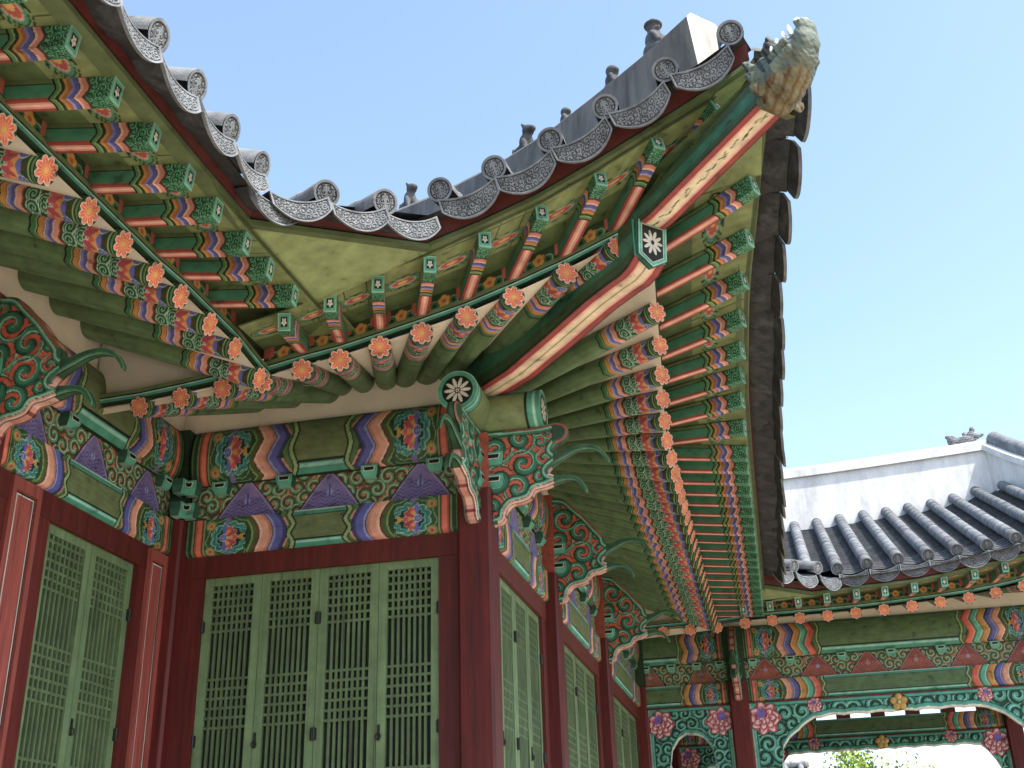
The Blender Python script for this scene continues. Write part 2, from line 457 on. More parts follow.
def mid_pat(x, y, Lx, tris, half, tri_a=VIOLET, tri_b=BLUE):
    """frieze between the two beams: y 0..1"""
    h = 0.33
    col = pat_scroll(x, y * h, 0.14, C('6e4428'), C('5f9a6a'), C('b3d8b4'), C('d06a30'), 5, 1.4)
    for c in tris:
        e = half * (1 - y) ** 0.85 + 0.03
        dx = np.abs(x - c)
        d = e - dx
        m = d > 0
        t = base(x, tri_a * 1.05)
        v = (d * np.cos(0.6)) / 0.022
        put(t, d < 0.016, C('3a2030')); put(t, (d > 0.022) & (d < 0.03), C('b7a0b8'))
        wv = y * h + 0.02 * np.sin(dx * 55) - 0.55 * (half - dx) * 0.6
        put(t, (np.abs((wv * 30) % 1 - 0.5) < 0.16) & (d > 0.04) & (y < 0.55), tri_b)
        put(t, (np.hypot(dx, (y - 0.47) * h) < 0.03) , C('8f96cf')); put(t, (dx < 0.008) & (y > 0.35) & (y < 0.7), tri_b)
        put(t, (np.abs(dx - 0.03 * np.sin(y * 9)) < 0.009) & (y > 0.45) & (y < 0.62), tri_b)
        col[m] = t[m]
    put(col, y > 0.97, C('2c3a20')); put(col, y < 0.03, C('3a1c18'))
    return col

# ------------------------------------------------------------------ plates cut to an outline (signed distance function), with relief
def plate(mb, u0, u1, v0, v1, cell, sdf, colf, thick, place, side_col, relief=None):
    """sdf(u,v)>0 inside. place(u,v,w) -> xyz, w 0..thick (front at w=thick, also mirrored relief at w=0)"""
    nu = int((u1 - u0) / cell) + 2; nv = int((v1 - v0) / cell) + 2
    U, V = np.meshgrid(np.linspace(u0, u1, nu), np.linspace(v0, v1, nv), indexing='ij')
    S = sdf(U, V)
    keep = ((S[:-1, :-1] > 0).astype(int) + (S[1:, :-1] > 0) + (S[1:, 1:] > 0) + (S[:-1, 1:] > 0)) >= 2
    used = np.zeros(U.shape, bool)
    for a, b in ((slice(None, -1), slice(None, -1)), (slice(1, None), slice(None, -1)), (slice(1, None), slice(1, None)), (slice(None, -1), slice(1, None))):
        used[a, b] |= keep
    inner = np.zeros(U.shape, int)
    for a, b in ((slice(None, -1), slice(None, -1)), (slice(1, None), slice(None, -1)), (slice(1, None), slice(1, None)), (slice(None, -1), slice(1, None))):
        inner[a, b] += keep
    edge = used & (inner < 4)
    e = cell * 0.5
    gx = (sdf(U + e, V) - sdf(U - e, V)) / (2 * e); gy = (sdf(U, V + e) - sdf(U, V - e)) / (2 * e)
    g2 = np.maximum(gx * gx + gy * gy, 0.25)
    mv = np.clip(S / g2, -cell * 0.8, cell * 0.8)
    U2 = np.where(edge, U - gx * mv, U); V2 = np.where(edge, V - gy * mv, V)
    Sx = sdf(U2, V2)
    colr = colf(U2, V2, Sx)
    rel = relief(U2, V2, Sx, colr) if relief is not None else 0 * U2
    idx = -np.ones(U.shape, int); idx[used] = np.arange(used.sum())
    i0, j0 = np.nonzero(keep)
    Q = np.stack([idx[i0, j0], idx[i0 + 1, j0], idx[i0 + 1, j0 + 1], idx[i0, j0 + 1]], -1)
    front = place(U2[used], V2[used], thick + rel[used]); back = place(U2[used], V2[used], -rel[used])
    mb.add(front, Q, colr[used], True); mb.add(back, Q[:, ::-1], colr[used], True)
    # sides
    kp = np.pad(keep, 1)
    segs = []
    ii, jj = np.nonzero(keep)
    for di, dj, p, q in ((-1, 0, (0, 1), (0, 0)), (1, 0, (1, 0), (1, 1)), (0, -1, (0, 0), (1, 0)), (0, 1, (1, 1), (0, 1))):
        m = ~kp[ii + 1 + di, jj + 1 + dj]
        segs.append(np.stack([idx[ii[m] + p[0], jj[m] + p[1]], idx[ii[m] + q[0], jj[m] + q[1]]], -1))
    sg = np.concatenate(segs)
    uu = U2[used]; vv = V2[used]
    A0 = place(uu[sg[:, 0]], vv[sg[:, 0]], np.zeros(len(sg))); A1 = place(uu[sg[:, 1]], vv[sg[:, 1]], np.zeros(len(sg)))
    B0 = place(uu[sg[:, 0]], vv[sg[:, 0]], np.full(len(sg), thick)); B1 = place(uu[sg[:, 1]], vv[sg[:, 1]], np.full(len(sg), thick))
    # split the edge face in three strips: border, body, border
    def mixp(a, b, t): return a * (1 - t) + b * t
    n = len(sg)
    sc = side_col(uu[sg[:, 0]], vv[sg[:, 0]])
    for t0, t1, cc in ((0, 0.2, sc * 0.35), (0.2, 0.8, sc), (0.8, 1, sc * 0.35)):
        P = np.stack([mixp(A1, B1, t0), mixp(A0, B0, t0), mixp(A0, B0, t1), mixp(A1, B1, t1)], 1)
        mb.add(P.reshape(-1, 3), np.arange(4 * n).reshape(n, 4), np.repeat(cc, 4, 0))

def catmull(pts, n=8, closed=True):
    P = np.array(pts, float); m = len(P); out = []
    for i in range(m):
        p0, p1, p2, p3 = P[(i - 1) % m], P[i], P[(i + 1) % m], P[(i + 2) % m]
        for t in np.linspace(0, 1, n, endpoint=False):
            out.append(0.5 * ((2 * p1) + (-p0 + p2) * t + (2 * p0 - 5 * p1 + 4 * p2 - p3) * t ** 2 + (-p0 + 3 * p1 - 3 * p2 + p3) * t ** 3))
    return np.array(out)

def poly_sdf(poly):
    A = np.array(poly); B = np.roll(A, -1, 0)
    def f(U, V):
        sh = U.shape; x = U.ravel(); y = V.ravel()
        d = np.full(x.shape, 1e9); ins = np.zeros(x.shape, bool)
        for (ax, ay), (bx, by) in zip(A, B):
            ex, ey = bx - ax, by - ay
            l2 = ex * ex + ey * ey
            if l2 < 1e-12: continue
            t = np.clip(((x - ax) * ex + (y - ay) * ey) / l2, 0, 1)
            d = np.minimum(d, np.hypot(x - ax - t * ex, y - ay - t * ey))
            c = (ay > y) != (by > y)
            if ey != 0:
                ins ^= c & (x < ax + (y - ay) / ey * ex)
        return (np.where(ins, d, -d)).reshape(sh)
    return f

# ------------------------------------------------------------------ dimensions (metres, relative to the eye)
XA, XC, YB, YD = -5.07, -2.31, 8.85, 18.70
Z_WIN, Z_B0, Z_B1, Z_U0, Z_U1 = 2.69, 2.875, 3.195, 3.53, 4.05
GROUND = -1.6; FLOOR = -0.62

# eave stations: rafter tips (flower discs), flying rafter tips
A_F = [(-3.56, y, 3.73 + (0.0 if y < 6 else 0.02)) for y in (6.80, 6.41, 6.00, 5.67, 5.29, 4.92, 4.50, 4.13, 3.75, 3.37, 2.99, 2.61, 2.23, 1.85)]
A_F = [(-3.56, 7.22, 3.70)] + A_F
A_T = [(-2.95, y, 3.865 + 0.035 * max(0, y - 5.6)) for y in (6.44, 6.04, 5.69, 5.29, 4.94, 4.55, 4.16, 3.77, 3.38, 2.99, 2.61, 2.23, 1.85)]
B_X = [(-4.627, 7.36, 3.66), (-4.273, 7.35, 3.685), (-3.925, 7.34, 3.715)]          # under the valley
B_F = [(-3.60, 7.34, 3.728), (-3.273, 7.338, 3.784), (-2.967, 7.331, 3.822), (-2.646, 7.318, 3.879), (-2.313, 7.299, 3.939), (-1.958, 7.273, 4.007), (-1.591, 7.238, 4.099), (-1.182, 7.191, 4.209), (-0.792, 7.139, 4.332)]
B_T = [(-3.50, 6.73, 3.80), (-3.159, 6.73, 3.87), (-2.815, 6.73, 3.97), (-2.457, 6.724, 4.065), (-2.07, 6.711, 4.157), (-1.664, 6.689, 4.28), (-1.245, 6.658, 4.408), (-0.815, 6.618, 4.582), (-0.401, 6.57, 4.768)]
B_T9 = (0.028, 6.512, 4.947)
C_F = [(-0.616, 7.90, 4.169), (-0.647, 8.30, 4.082), (-0.684, 8.70, 4.003), (-0.721, 9.05, 3.940), (-0.749, 9.40, 3.882), (-0.772, 9.72, 3.82), (-0.77, 10.06, 3.775)]
C_T = [(0.141, 7.50, 4.465), (0.071, 7.95, 4.37), (0.022, 8.40, 4.277), (-0.010, 8.80, 4.185), (-0.036, 9.17, 4.127), (-0.062, 9.52, 4.045), (-0.075, 9.92, 3.94)]
C_T9 = (0.215, 7.05, 4.62)
y = 10.42
while y < 17.3:
    t = (y - 10.42) / 6.9
    C_F.append((-0.775 - 0.11 * t, y, 3.755 - 0.02 * t)); C_T.append((-0.09 - 0.10 * t, y, 3.875 - 0.015 * math.sin(math.pi * t) + 0.02 * t))
    y += 0.35
D_F = [(x, 17.2, z) for x, z in ((-1.674, 3.74), (-1.275, 3.745), (-0.885, 3.745), (-0.473, 3.775), (-0.08, 3.787), (0.317, 3.788), (0.71, 3.790), (1.107, 3.797), (1.50, 3.812), (1.887, 3.833), (2.28, 3.856), (2.669, 3.882), (3.04, 3.925), (3.425, 3.989), (3.80, 4.07), (4.15, 4.17), (4.5, 4.29))]
D_T = [(-0.46, 16.6, 3.84), (-0.084, 16.6, 3.859), (0.31, 16.6, 3.887), (0.709, 16.6, 3.906), (1.115, 16.6, 3.928), (1.50, 16.6, 3.94), (1.90, 16.6, 3.955), (2.30, 16.6, 4.0), (2.714, 16.6, 4.07), (3.12, 16.6, 4.13), (3.55, 16.58, 4.22), (4.0, 16.56, 4.33), (4.5, 16.54, 4.47), (5.0, 16.5, 4.62)]

# ------------------------------------------------------------------ ground, podium
me = MB()
me.poly([(-900, -900, GROUND), (900, -900, GROUND), (900, 900, GROUND), (-900, 900, GROUND)], C('a09482'))
g = me.build('ground', M_SAND); tag(g, kind='structure')
me = MB()
def podium(x0, x1, y0, y1):
    me.box(x0, x1, y0, y1, GROUND - 0.2, FLOOR - 0.14, C('a8a296')); me.box(x0 - 0.06, x1 + 0.06, y0 - 0.06, y1 + 0.06, FLOOR - 0.14, FLOOR, C('b5afa2'))
podium(-9.5, XA + 1.3, -3, YB - 1.4)
podium(-9.5, XC + 1.3, YB - 1.33, YD + 6)
podium(XC + 1.37, 6.2, YD - 1.3, YD + 6.1)
p = me.build('stone_terrace', M_STONE); tag(p, kind='structure')

hall = thing('palace_hall', (XC, YB, GROUND), 'large painted wooden palace hall whose eaves corner rises above red posts and green lattice doors', 'building')
gallery = thing('palace_gallery', (XC, YD, GROUND), 'open painted gallery with scrolled teal arches and white ridge behind the hall', 'building')
PARTS = []
def part(mb, name, mat, parent):
    o = mb.build(name, mat, parent); o.matrix_parent_inverse = Matrix.Translation(-parent.location); return o
def sub(mb, name, mat, parent):
    return mb.build(name, mat, parent)
def dup(o, parent, M=None):
    c = o.copy(); col_main.objects.link(c); c.parent = parent; c.matrix_parent_inverse = Matrix.Translation(-parent.location)
    if M is not None: c.matrix_basis = M
    for ch in o.children:
        d = ch.copy(); col_main.objects.link(d); d.parent = c
    return c

# ------------------------------------------------------------------ posts
def post(cx, cy, w, parent, top=Z_B1):
    m = MB(); m.box(cx - w / 2, cx + w / 2, cy - w / 2, cy + w / 2, FLOOR + 0.12, top, COLRED, ch=0.022)
    p = part(m, 'post', M_POST, parent)
    m = MB(); m.box(cx - w / 2 - 0.07, cx + w / 2 + 0.07, cy - w / 2 - 0.07, cy + w / 2 + 0.07, FLOOR, FLOOR + 0.14, C('b0aa9d'), ch=0.03)
    sub(m, 'base_stone', M_STONE, p)
    return p
YC = [8.85, 11.60, 14.90, YD]
for cx, cy in [(XA, 6.15), (XA, 3.4), (XA, YB), (XC, YC[0]), (XC, YC[1]), (XC, YC[2])]:
    post(cx, cy, 0.285, hall)
XD = [-0.735, 3.98]
for cx in [XC] + XD:
    post(cx, YD, 0.285, gallery)
for cx in [XC] + XD:
    post(cx, YD + 4.8, 0.285, gallery)

# ------------------------------------------------------------------ beams: built along local x, front facing local -y
def beam_mesh(mb, Lx, z0, z1, origin, ex, ey, k, bands, upper):
    """ex: unit along; ey: unit outward (towards viewer)"""
    ex = np.array(ex, float); ey = np.array(ey, float); o = np.array(origin, float)
    h = z1 - z0
    nu = max(40, int(Lx / 0.0085)); nv = 56
    v = np.linspace(0, 1, nv)
    if not upper:
        # profile: bottom return, rounded lower arris, flat face, small rounded top
        out = np.where(v < 0.26, 0.10 * np.sin(v / 0.26 * math.pi / 2) ** 0.8 - 0.10, 0.0)
        zz = np.where(v < 0.26, 0.055 * (1 - np.cos(v / 0.26 * math.pi / 2)), 0.055 + (v - 0.26) / 0.74 * (h - 0.055))
    else:
        a = (v - 0.5) * math.pi * 0.93
        out = 0.10 * np.cos(a) - 0.10
        zz = h / 2 + h / 2 * np.sin(a) / math.sin(math.pi * 0.465)
    X, Vv = np.meshgrid(np.linspace(0, Lx, nu), v, indexing='ij')
    P = o + X[..., None] * ex + np.broadcast_to(out, X.shape)[..., None] * ey + (z0 + np.broadcast_to(zz, X.shape))[..., None] * np.array([0, 0, 1.0])
    colr = beam_pat(X, Vv, Lx, k, bands, upper)
    flip = np.cross(ex, [0, 0, 1]).dot(ey) < 0
    mb.grid(P, colr, smooth=True, flip=flip)
    # backing block (tops, ends, underside)
    b0 = o - 0.012 * ey; dep = 0.2
    q = [b0 - 0.10 * ey, b0 - 0.10 * ey + Lx * ex, b0 - dep * ey + Lx * ex, b0 - dep * ey]
    mb.hexa([p + [0, 0, z0 + 0.004] for p in q] + [p + [0, 0, z1 - 0.004] for p in q], GREEN * 0.6)

def frieze(parent, origin, ex, ey, Lx, tris, half, ta, tb, cups):
    ex = np.array(ex, float); ey = np.array(ey, float); o = np.array(origin, float)
    X, Vv = np.meshgrid(np.linspace(0, Lx, max(30, int(Lx / 0.008))), np.linspace(0, 1, 48), indexing='ij')
    P = o + X[..., None] * ex + (Z_B1 + Vv * (Z_U0 - Z_B1))[..., None] * np.array([0, 0, 1.0])
    flip = np.cross(ex, [0, 0, 1]).dot(ey) < 0
    m = MB(); m.grid(P, mid_pat(X, Vv, Lx, tris, half, ta, tb), flip=flip)
    part(m, 'frieze_board', M_PAINT, parent)
    for c in cups:
        m = MB()
        cup(m, o + c * ex, ex, ey, Z_U0 - 0.105, 0.105)
        part(m, 'bearing_block', M_PAINT, parent)

def cup(m, o, ex, ey, z, h, w=0.075):
    up = np.array([0, 0, 1.0])
    def ring(hw, d, zz): return [o - hw * ex + d * ey + zz * up, o + hw * ex + d * ey + zz * up]
    a0, a1 = ring(w * 0.72, 0.055, z); b0, b1 = ring(w, 0.085, z + h * 0.5); c0, c1 = ring(w, 0.085, z + h)
    k0, k1 = ring(w * 0.72, -0.02, z); l0, l1 = ring(w, -0.02, z + h * 0.5); n0, n1 = ring(w, -0.02, z + h)
    tq = C('4fae92'); dk = C('2a5c48')
    for q in ((a0, a1, b1, b0), (b0, b1, c1, c0)): m.poly(q, tq)
    m.poly((k0, k1, a1, a0), LTEAL * 0.8); m.poly((k0, a0, b0, l0), dk); m.poly((a1, k1, l1, b1), dk); m.poly((l0, b0, c0, n0), dk); m.poly((b1, l1, n1, c1), dk); m.poly((c0, c1, n1, n0), dk)
    # inset black panel with pale line
    e = 0.003 * ey
    m.poly([o - w * .62 * ex + 0.086 * ey + e + (z + h * .45) * up, o + w * .62 * ex + 0.086 * ey + e + (z + h * .45) * up, o + w * .72 * ex + 0.086 * ey + e + (z + h * .86) * up, o - w * .72 * ex + 0.086 * ey + e + (z + h * .86) * up], C('c9d9c4'))
    e = 0.005 * ey
    m.poly([o - w * .52 * ex + 0.086 * ey + e + (z + h * .52) * up, o + w * .52 * ex + 0.086 * ey + e + (z + h * .52) * up, o + w * .62 * ex + 0.086 * ey + e + (z + h * .8) * up, o - w * .62 * ex + 0.086 * ey + e + (z + h * .8) * up], BLACK)

def bay(parent, p0, p1, ey, k=1.0, bands=2, tris=(), half=0.26, ta=VIOLET, tb=C('3a3f94'), cups=(), lower=True):
    """beams between two posts; p0,p1 at the wall line, ey outward"""
    p0 = np.array(p0, float); p1 = np.array(p1, float); ey = np.array(ey, float)
    d = p1 - p0; Ln = np.linalg.norm(d); ex = d / Ln
    if lower:
        m = MB(); beam_mesh(m, Ln, Z_B0, Z_B1, p0 + 0.06 * ey, ex, ey, k, bands, False); part(m, 'lower_beam', M_PAINT, parent)
    frieze(parent, p0 + 0.0 * ey, ex, ey, Ln, [t * Ln for t in tris], half, ta, tb, [c * Ln for c in cups])
    m = MB(); beam_mesh(m, Ln, Z_U0, Z_U1, p0 + 0.10 * ey, ex, ey, k, bands, True); part(m, 'upper_beam', M_PAINT, parent)

hw = 0.1425
# B wall (faces -Y)
bay(hall, (XA + hw, YB, 0), (XC - hw, YB, 0), (0, -1, 0), 1.09, 2, (0.215, 0.525, 0.855), 0.27, cups=(0.12, 0.365, 0.68, 0.915))
# A wall (faces +X), from the inner corner towards the camera
bay(hall, (XA, YB - hw, 0), (XA, 6.15 + hw, 0), (1, 0, 0), 0.92, 2, (0.16, 0.5, 0.84), 0.25, cups=(0.08, 0.33, 0.67, 0.92))
bay(hall, (XA, 6.15 - hw, 0), (XA, 3.4 + hw, 0), (1, 0, 0), 1.0, 2, (0.16, 0.5, 0.84), 0.25, cups=(0.08, 0.33, 0.67, 0.92))
# C wall (faces +X)
for a, b in zip(YC[:-1], YC[1:]):
    bay(hall, (XC, a + hw, 0), (XC, b - hw, 0), (1, 0, 0), 1.0, 2, (0.16, 0.5, 0.84), 0.26, cups=(0.1, 0.33, 0.67, 0.9))
# D gallery
RT = C('8e3d31'); RB = C('c76a4a')
for yy in (YD, YD + 4.8):
    if yy == YD:
        bay(gallery, (XC - 1.1, yy, 0), (XD[0] - hw, yy, 0), (0, -1, 0), 0.72, 3, (0.12, 0.52, 0.84), 0.22, C('7f5a3a'), RB, cups=(0.5, 0.66, 0.82, 0.96))
        bay(gallery, (XD[0] + hw, yy, 0), (XD[1] - hw, yy, 0), (0, -1, 0), 0.93, 5, (0.07, 0.25, 0.42, 0.58, 0.75, 0.93), 0.27, RT, RB, cups=(0.03, 0.16, 0.335, 0.5, 0.665, 0.84, 0.97))
    else:
        for a, b, k, nb in ((XC + hw, XD[0] - hw, 0.62, 3), (XD[0] + hw, XD[1] - hw, 0.83, 5)):
            Ln = b - a
            m = MB(); beam_mesh(m, Ln, Z_B0, Z_B1, np.array([a, yy - 0.06, 0]), (1, 0, 0), (0, -1, 0), k, nb, False); part(m, 'lower_beam', M_PAINT, gallery)
            m = MB(); beam_mesh(m, Ln, Z_U0, Z_U1, np.array([a, yy - 0.1, 0]), (1, 0, 0), (0, -1, 0), k, nb, True); part(m, 'upper_beam', M_PAINT, gallery)
            nblk = max(2, int(Ln / 0.62))
            for i in range(nblk):
                c = a + Ln * (i + 0.5) / nblk
                m = MB(); m.box(c - 0.13, c + 0.13, yy - 0.04, yy + 0.06, Z_B1 + 0.002, Z_U0 - 0.002, C('6a2f24')); part(m, 'frieze_block', M_PAINT, gallery)
# gallery side beams (front to back) and ceiling
for cx in XD + [XC]:
    m = MB(); m.box(cx - 0.1, cx + 0.1, YD + hw, YD + 4.8 - hw, 3.0, 3.42, GREEN * 0.7); part(m, 'cross_beam', M_PAINT, gallery)

# ------------------------------------------------------------------ red framing, wall panels and lattice doors
def leaf_meshes(w, h, rows):
    """a lattice leaf in local coords: x 0..w, y = depth (front at 0), z 0..h; returns frame, lattice meshes"""
    st = 0.075; t = 0.045
    f = MB()
    f.box(0.002, st, 0, t, 0, h, DOOR, 0); f.box(w - st, w - 0.002, 0, t, 0, h, DOOR, 0)
    f.box(st, w - st, 0.001, t - 0.001, h - 0.07, h, DOOR * 0.97); f.box(st, w - st, 0.001, t - 0.001, 0, 0.12, DOOR)
    pz = 0.12 + 0.42
    f.box(st, w - st, 0.001, t - 0.001, pz, pz + 0.09, DOOR); f.box(st, w - st, 0.016, t - 0.005, 0.12, pz, DOOR * 0.9)
    l = MB()
    iw = w - 2 * st; z0 = pz + 0.09; z1 = h - 0.07
    nb = 7
    for i in range(nb):
        x = st + iw * (i + 1) / (nb + 1)
        l.box(x - 0.0105, x + 0.0105, 0.008, 0.03, z0, z1, DOOR * 0.72)  # bars darker than the frame: their shade is put into the colour
    for (a, b, n) in rows:
        for i in range(n):
            z = h - 0.07 - (a + (b - a) * i / (n - 1))
            l.box(st, w - st, 0.0105, 0.0325, z - 0.0105, z + 0.0105, DOOR * 0.72)  # same darkened colour, shade included
    b = MB(); b.box(st, w - st, 0.052, 0.06, z0, z1, C('2b372d'))  # dark sheet, coloured as the unlit interior behind the bars
    return f, l, b
ROWS = [(0.045, 0.39, 6), (0.79, 1.18, 6), (1.57, 1.95, 6)]

def lattice_row(parent, origin, ex, ey, widths, h, hinge_side=True):
    ex = Vector(ex); ey = Vector(ey); o = Vector(origin)
    x = 0.0; cache = {}
    for i, w in enumerate(widths):
        key = round(w, 4)
        if key not in cache:
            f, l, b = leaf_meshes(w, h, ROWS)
            cache[key] = [mesh_from(q, n, mt) for q, n, mt in ((f, 'lattice_door', M_WOOD), (l, 'lattice', M_WOOD), (b, 'dark_backing', M_WOOD))]
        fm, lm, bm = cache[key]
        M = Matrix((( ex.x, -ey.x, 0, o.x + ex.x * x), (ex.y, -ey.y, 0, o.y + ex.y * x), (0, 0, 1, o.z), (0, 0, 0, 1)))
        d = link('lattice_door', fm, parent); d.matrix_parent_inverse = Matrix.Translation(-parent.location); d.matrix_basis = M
        link('lattice', lm, d); link('dark_backing', bm, d)
        for z in (h - 0.42, h - 1.35, 0.5):
            q = MB(); xx = -0.012 if i % 2 == 0 else w - 0.026
            q.box(xx, xx + 0.038, -0.014, 0.004, z - 0.045, z + 0.045, C('1c1d1a'))
            q.tube([(xx + 0.019, -0.016, z - 0.05), (xx + 0.019, -0.016, z + 0.05)], 0.011, C('1c1d1a'), 8)
            sub(q, 'hinge', M_IRON, d)
        if i % 2 == 1:
            q = MB(); q.box(0.012, 0.032, -0.01, 0.0, h - 1.43, h - 1.31, C('1c1d1a'))
            t = np.linspace(0, 2 * math.pi, 17)
            q.tube(np.stack([0.022 + 0.022 * np.cos(t), 0 * t - 0.018, h - 1.40 + 0.022 * np.sin(t)], -1), 0.005, C('1c1d1a'), 6, cap=False, up=(0, 1, 0))
            sub(q, 'door_ring', M_IRON, d)
        x += w

def red_bar(parent, name, x0, x1, y0, y1, z0, z1, c=REDBR):
    m = MB(); m.box(x0, x1, y0, y1, z0, z1, c, 0); part(m, name, M_POST, parent)

DH = Z_WIN - (FLOOR + 0.2)
# B wall
red_bar(hall, 'lintel', XA + hw, XC - hw, YB - 0.01, YB + 0.10, Z_WIN, Z_B0 + 0.01)
red_bar(hall, 'sill', XA + hw, XC - hw, YB - 0.01, YB + 0.12, FLOOR, FLOOR + 0.2)
red_bar(hall, 'jamb', XA + hw, -4.745, YB, YB + 0.11, FLOOR + 0.2, Z_WIN)
red_bar(hall, 'jamb', -2.65, XC - hw, YB, YB + 0.11, FLOOR + 0.2, Z_WIN)
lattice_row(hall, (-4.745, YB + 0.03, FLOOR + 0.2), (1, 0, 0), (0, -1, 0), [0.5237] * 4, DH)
# A wall
ax = XA
red_bar(hall, 'lintel', ax - 0.10, ax + 0.02, 6.15 + hw, YB - hw, Z_WIN, Z_B0 + 0.01)
red_bar(hall, 'sill', ax - 0.10, ax + 0.03, 6.15 + hw, YB - hw, FLOOR, FLOOR + 0.2)
def side_panel(y0, y1):
    m = MB()
    zt = Z_B0 - 0.005; fz0 = FLOOR + 0.2
    x1 = ax + 0.045; fr = 0.045
    m.box(ax - 0.08, x1, y0, y0 + fr, fz0, zt, PINKRED * 0.9); m.box(ax - 0.08, x1, y1 - fr, y1, fz0, zt, PINKRED * 0.9)
    m.box(ax - 0.08, x1 - 0.001, y0 + fr, y1 - fr, zt - 0.09, zt, PINKRED * 0.95)
    xi = ax + 0.028
    m.poly([(xi, y0 + fr, fz0), (xi, y1 - fr, fz0), (xi, y1 - fr, zt - 0.09), (xi, y0 + fr, zt - 0.09)], PINKRED)
    # painted black and white lines
    for off, w, c, e in ((0.008, 0.012, BLACK, 0.002), (0.020, 0.011, C('f0ece0'), 0.003)):
        a0, a1, zz = y0 + fr + off, y1 - fr - off, zt - 0.09 - off
        xx = xi + e
        m.poly([(xx, a0, fz0), (xx, a0 + w, fz0), (xx, a0 + w, zz), (xx, a0, zz)], c)
        m.poly([(xx, a1 - w, fz0), (xx, a1, fz0), (xx, a1, zz), (xx, a1 - w, zz)], c)
        m.poly([(xx, a0 + w, zz - w), (xx, a1 - w, zz - w), (xx, a1 - w, zz), (xx, a0 + w, zz)], c)
    part(m, 'wall_panel', M_POST, hall)
side_panel(8.42, YB - hw); side_panel(6.56, 6.89)
red_bar(hall, 'jamb', ax - 0.09, ax + 0.015, 6.15 + hw, 6.56, FLOOR + 0.2, Z_WIN)
red_bar(hall, 'jamb', ax - 0.09, ax + 0.015, 8.28, 8.42, FLOOR + 0.2, Z_WIN)
red_bar(hall, 'jamb', ax - 0.09, ax + 0.015, 6.89, 7.06, FLOOR + 0.2, Z_WIN)
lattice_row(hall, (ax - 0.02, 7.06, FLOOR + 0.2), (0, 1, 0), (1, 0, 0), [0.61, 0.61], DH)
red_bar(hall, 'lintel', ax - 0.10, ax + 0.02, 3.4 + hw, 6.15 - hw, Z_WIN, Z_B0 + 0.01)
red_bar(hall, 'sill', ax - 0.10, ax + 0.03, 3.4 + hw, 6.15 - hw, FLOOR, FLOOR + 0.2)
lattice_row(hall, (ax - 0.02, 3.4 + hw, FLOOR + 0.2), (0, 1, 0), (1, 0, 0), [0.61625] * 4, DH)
# C wall
for a, b in zip(YC[:-1], YC[1:]):
    y0, y1 = a + hw, b - hw
    red_bar(hall, 'lintel', XC - 0.10, XC + 0.02, y0, y1, Z_WIN, Z_B0 + 0.01, C('7d3630'))
    red_bar(hall, 'sill', XC - 0.10, XC + 0.03, y0, y1, FLOOR, FLOOR + 0.2)
    j0 = 0.06; j1 = 0.2
    red_bar(hall, 'jamb', XC - 0.09, XC + 0.015, y0, y0 + j0, FLOOR + 0.2, Z_WIN)
    red_bar(hall, 'jamb', XC - 0.09, XC + 0.015, y1 - j1, y1, FLOOR + 0.2, Z_WIN)
    w = (y1 - y0 - j0 - j1) / 4
    lattice_row(hall, (XC - 0.02, y0 + j0, FLOOR + 0.2), (0, 1, 0), (1, 0, 0), [w] * 4, DH)

# white plaster above the purlins, and dark core behind the walls
m = MB()
m.box(XA - 0.1, XC - 0.16, YB + 0.02, YB + 0.14, Z_U1 - 0.05, 4.62, PLASTER)
part(m, 'plaster_band', M_PLASTER, hall)
m = MB(); m.box(XA - 0.14, XA - 0.02, 1.5, YB + 0.015, Z_U1 - 0.05, 4.62, PLASTER); part(m, 'plaster_band', M_PLASTER, hall)
m = MB(); m.box(XC - 0.14, XC - 0.02, YB + 0.1, YD + 0.1, Z_U1 - 0.05, 4.62, PLASTER); part(m, 'plaster_band', M_PLASTER, hall)
m = MB(); m.box(XC + 0.1, 4.4, YD + 0.02, YD + 0.14, Z_U1 - 0.05, 4.55, PLASTER); part(m, 'plaster_band', M_PLASTER, gallery)
m = MB()
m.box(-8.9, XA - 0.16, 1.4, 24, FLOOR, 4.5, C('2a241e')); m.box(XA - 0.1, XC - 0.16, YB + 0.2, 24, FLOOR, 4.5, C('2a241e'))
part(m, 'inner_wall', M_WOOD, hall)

# ------------------------------------------------------------------ purlin ends crossing over the corner post
def purlin_end(p0, p1, r=0.172):
    p0 = np.array(p0, float); p1 = np.array(p1, float)
    m = MB(); n = 40
    d = (p1 - p0) / np.linalg.norm(p1 - p0); Ln = np.linalg.norm(p1 - p0)
    rx = np.cross(d, [0, 0, 1]); uz = np.array([0, 0, 1.0])
    S, A = np.meshgrid(np.linspace(0, Ln, 60), np.linspace(0, 2 * math.pi, n), indexing='ij')
    P = p0 + S[..., None] * d + r * (np.cos(A)[..., None] * rx + np.sin(A)[..., None] * uz)
    s = Ln - S
    colr = base(S, OLIVE)
    put(colr, (np.sin(A) > 0.62), BLACK); put(colr, np.sin(A) > 0.68, C('3d8a72'))
    put(colr, s < 0.13, BLACK); put(colr, s < 0.115, TEAL); put(colr, s < 0.06, LTEAL); put(colr, s < 0.045, C('3f9880'))
    m.grid(P, colr, smooth=True)
    R, A = np.meshgrid(np.linspace(0, r, 40), np.linspace(0, 2 * math.pi, 97), indexing='ij')
    P = p1 + R[..., None] * (np.cos(A)[..., None] * rx + np.sin(A)[..., None] * uz)
    m.grid(P, pat_chrys(R * np.cos(A) / r, R * np.sin(A) / r), flip=True)
    part(m, 'purlin_end', M_PAINT, hall)
purlin_end((XC, YB + 0.1, 3.885), (XC, 8.25, 3.885)); purlin_end((XC - 0.1, YB, 3.885), (-1.72, YB, 3.885))
for cx in XD:
    pass

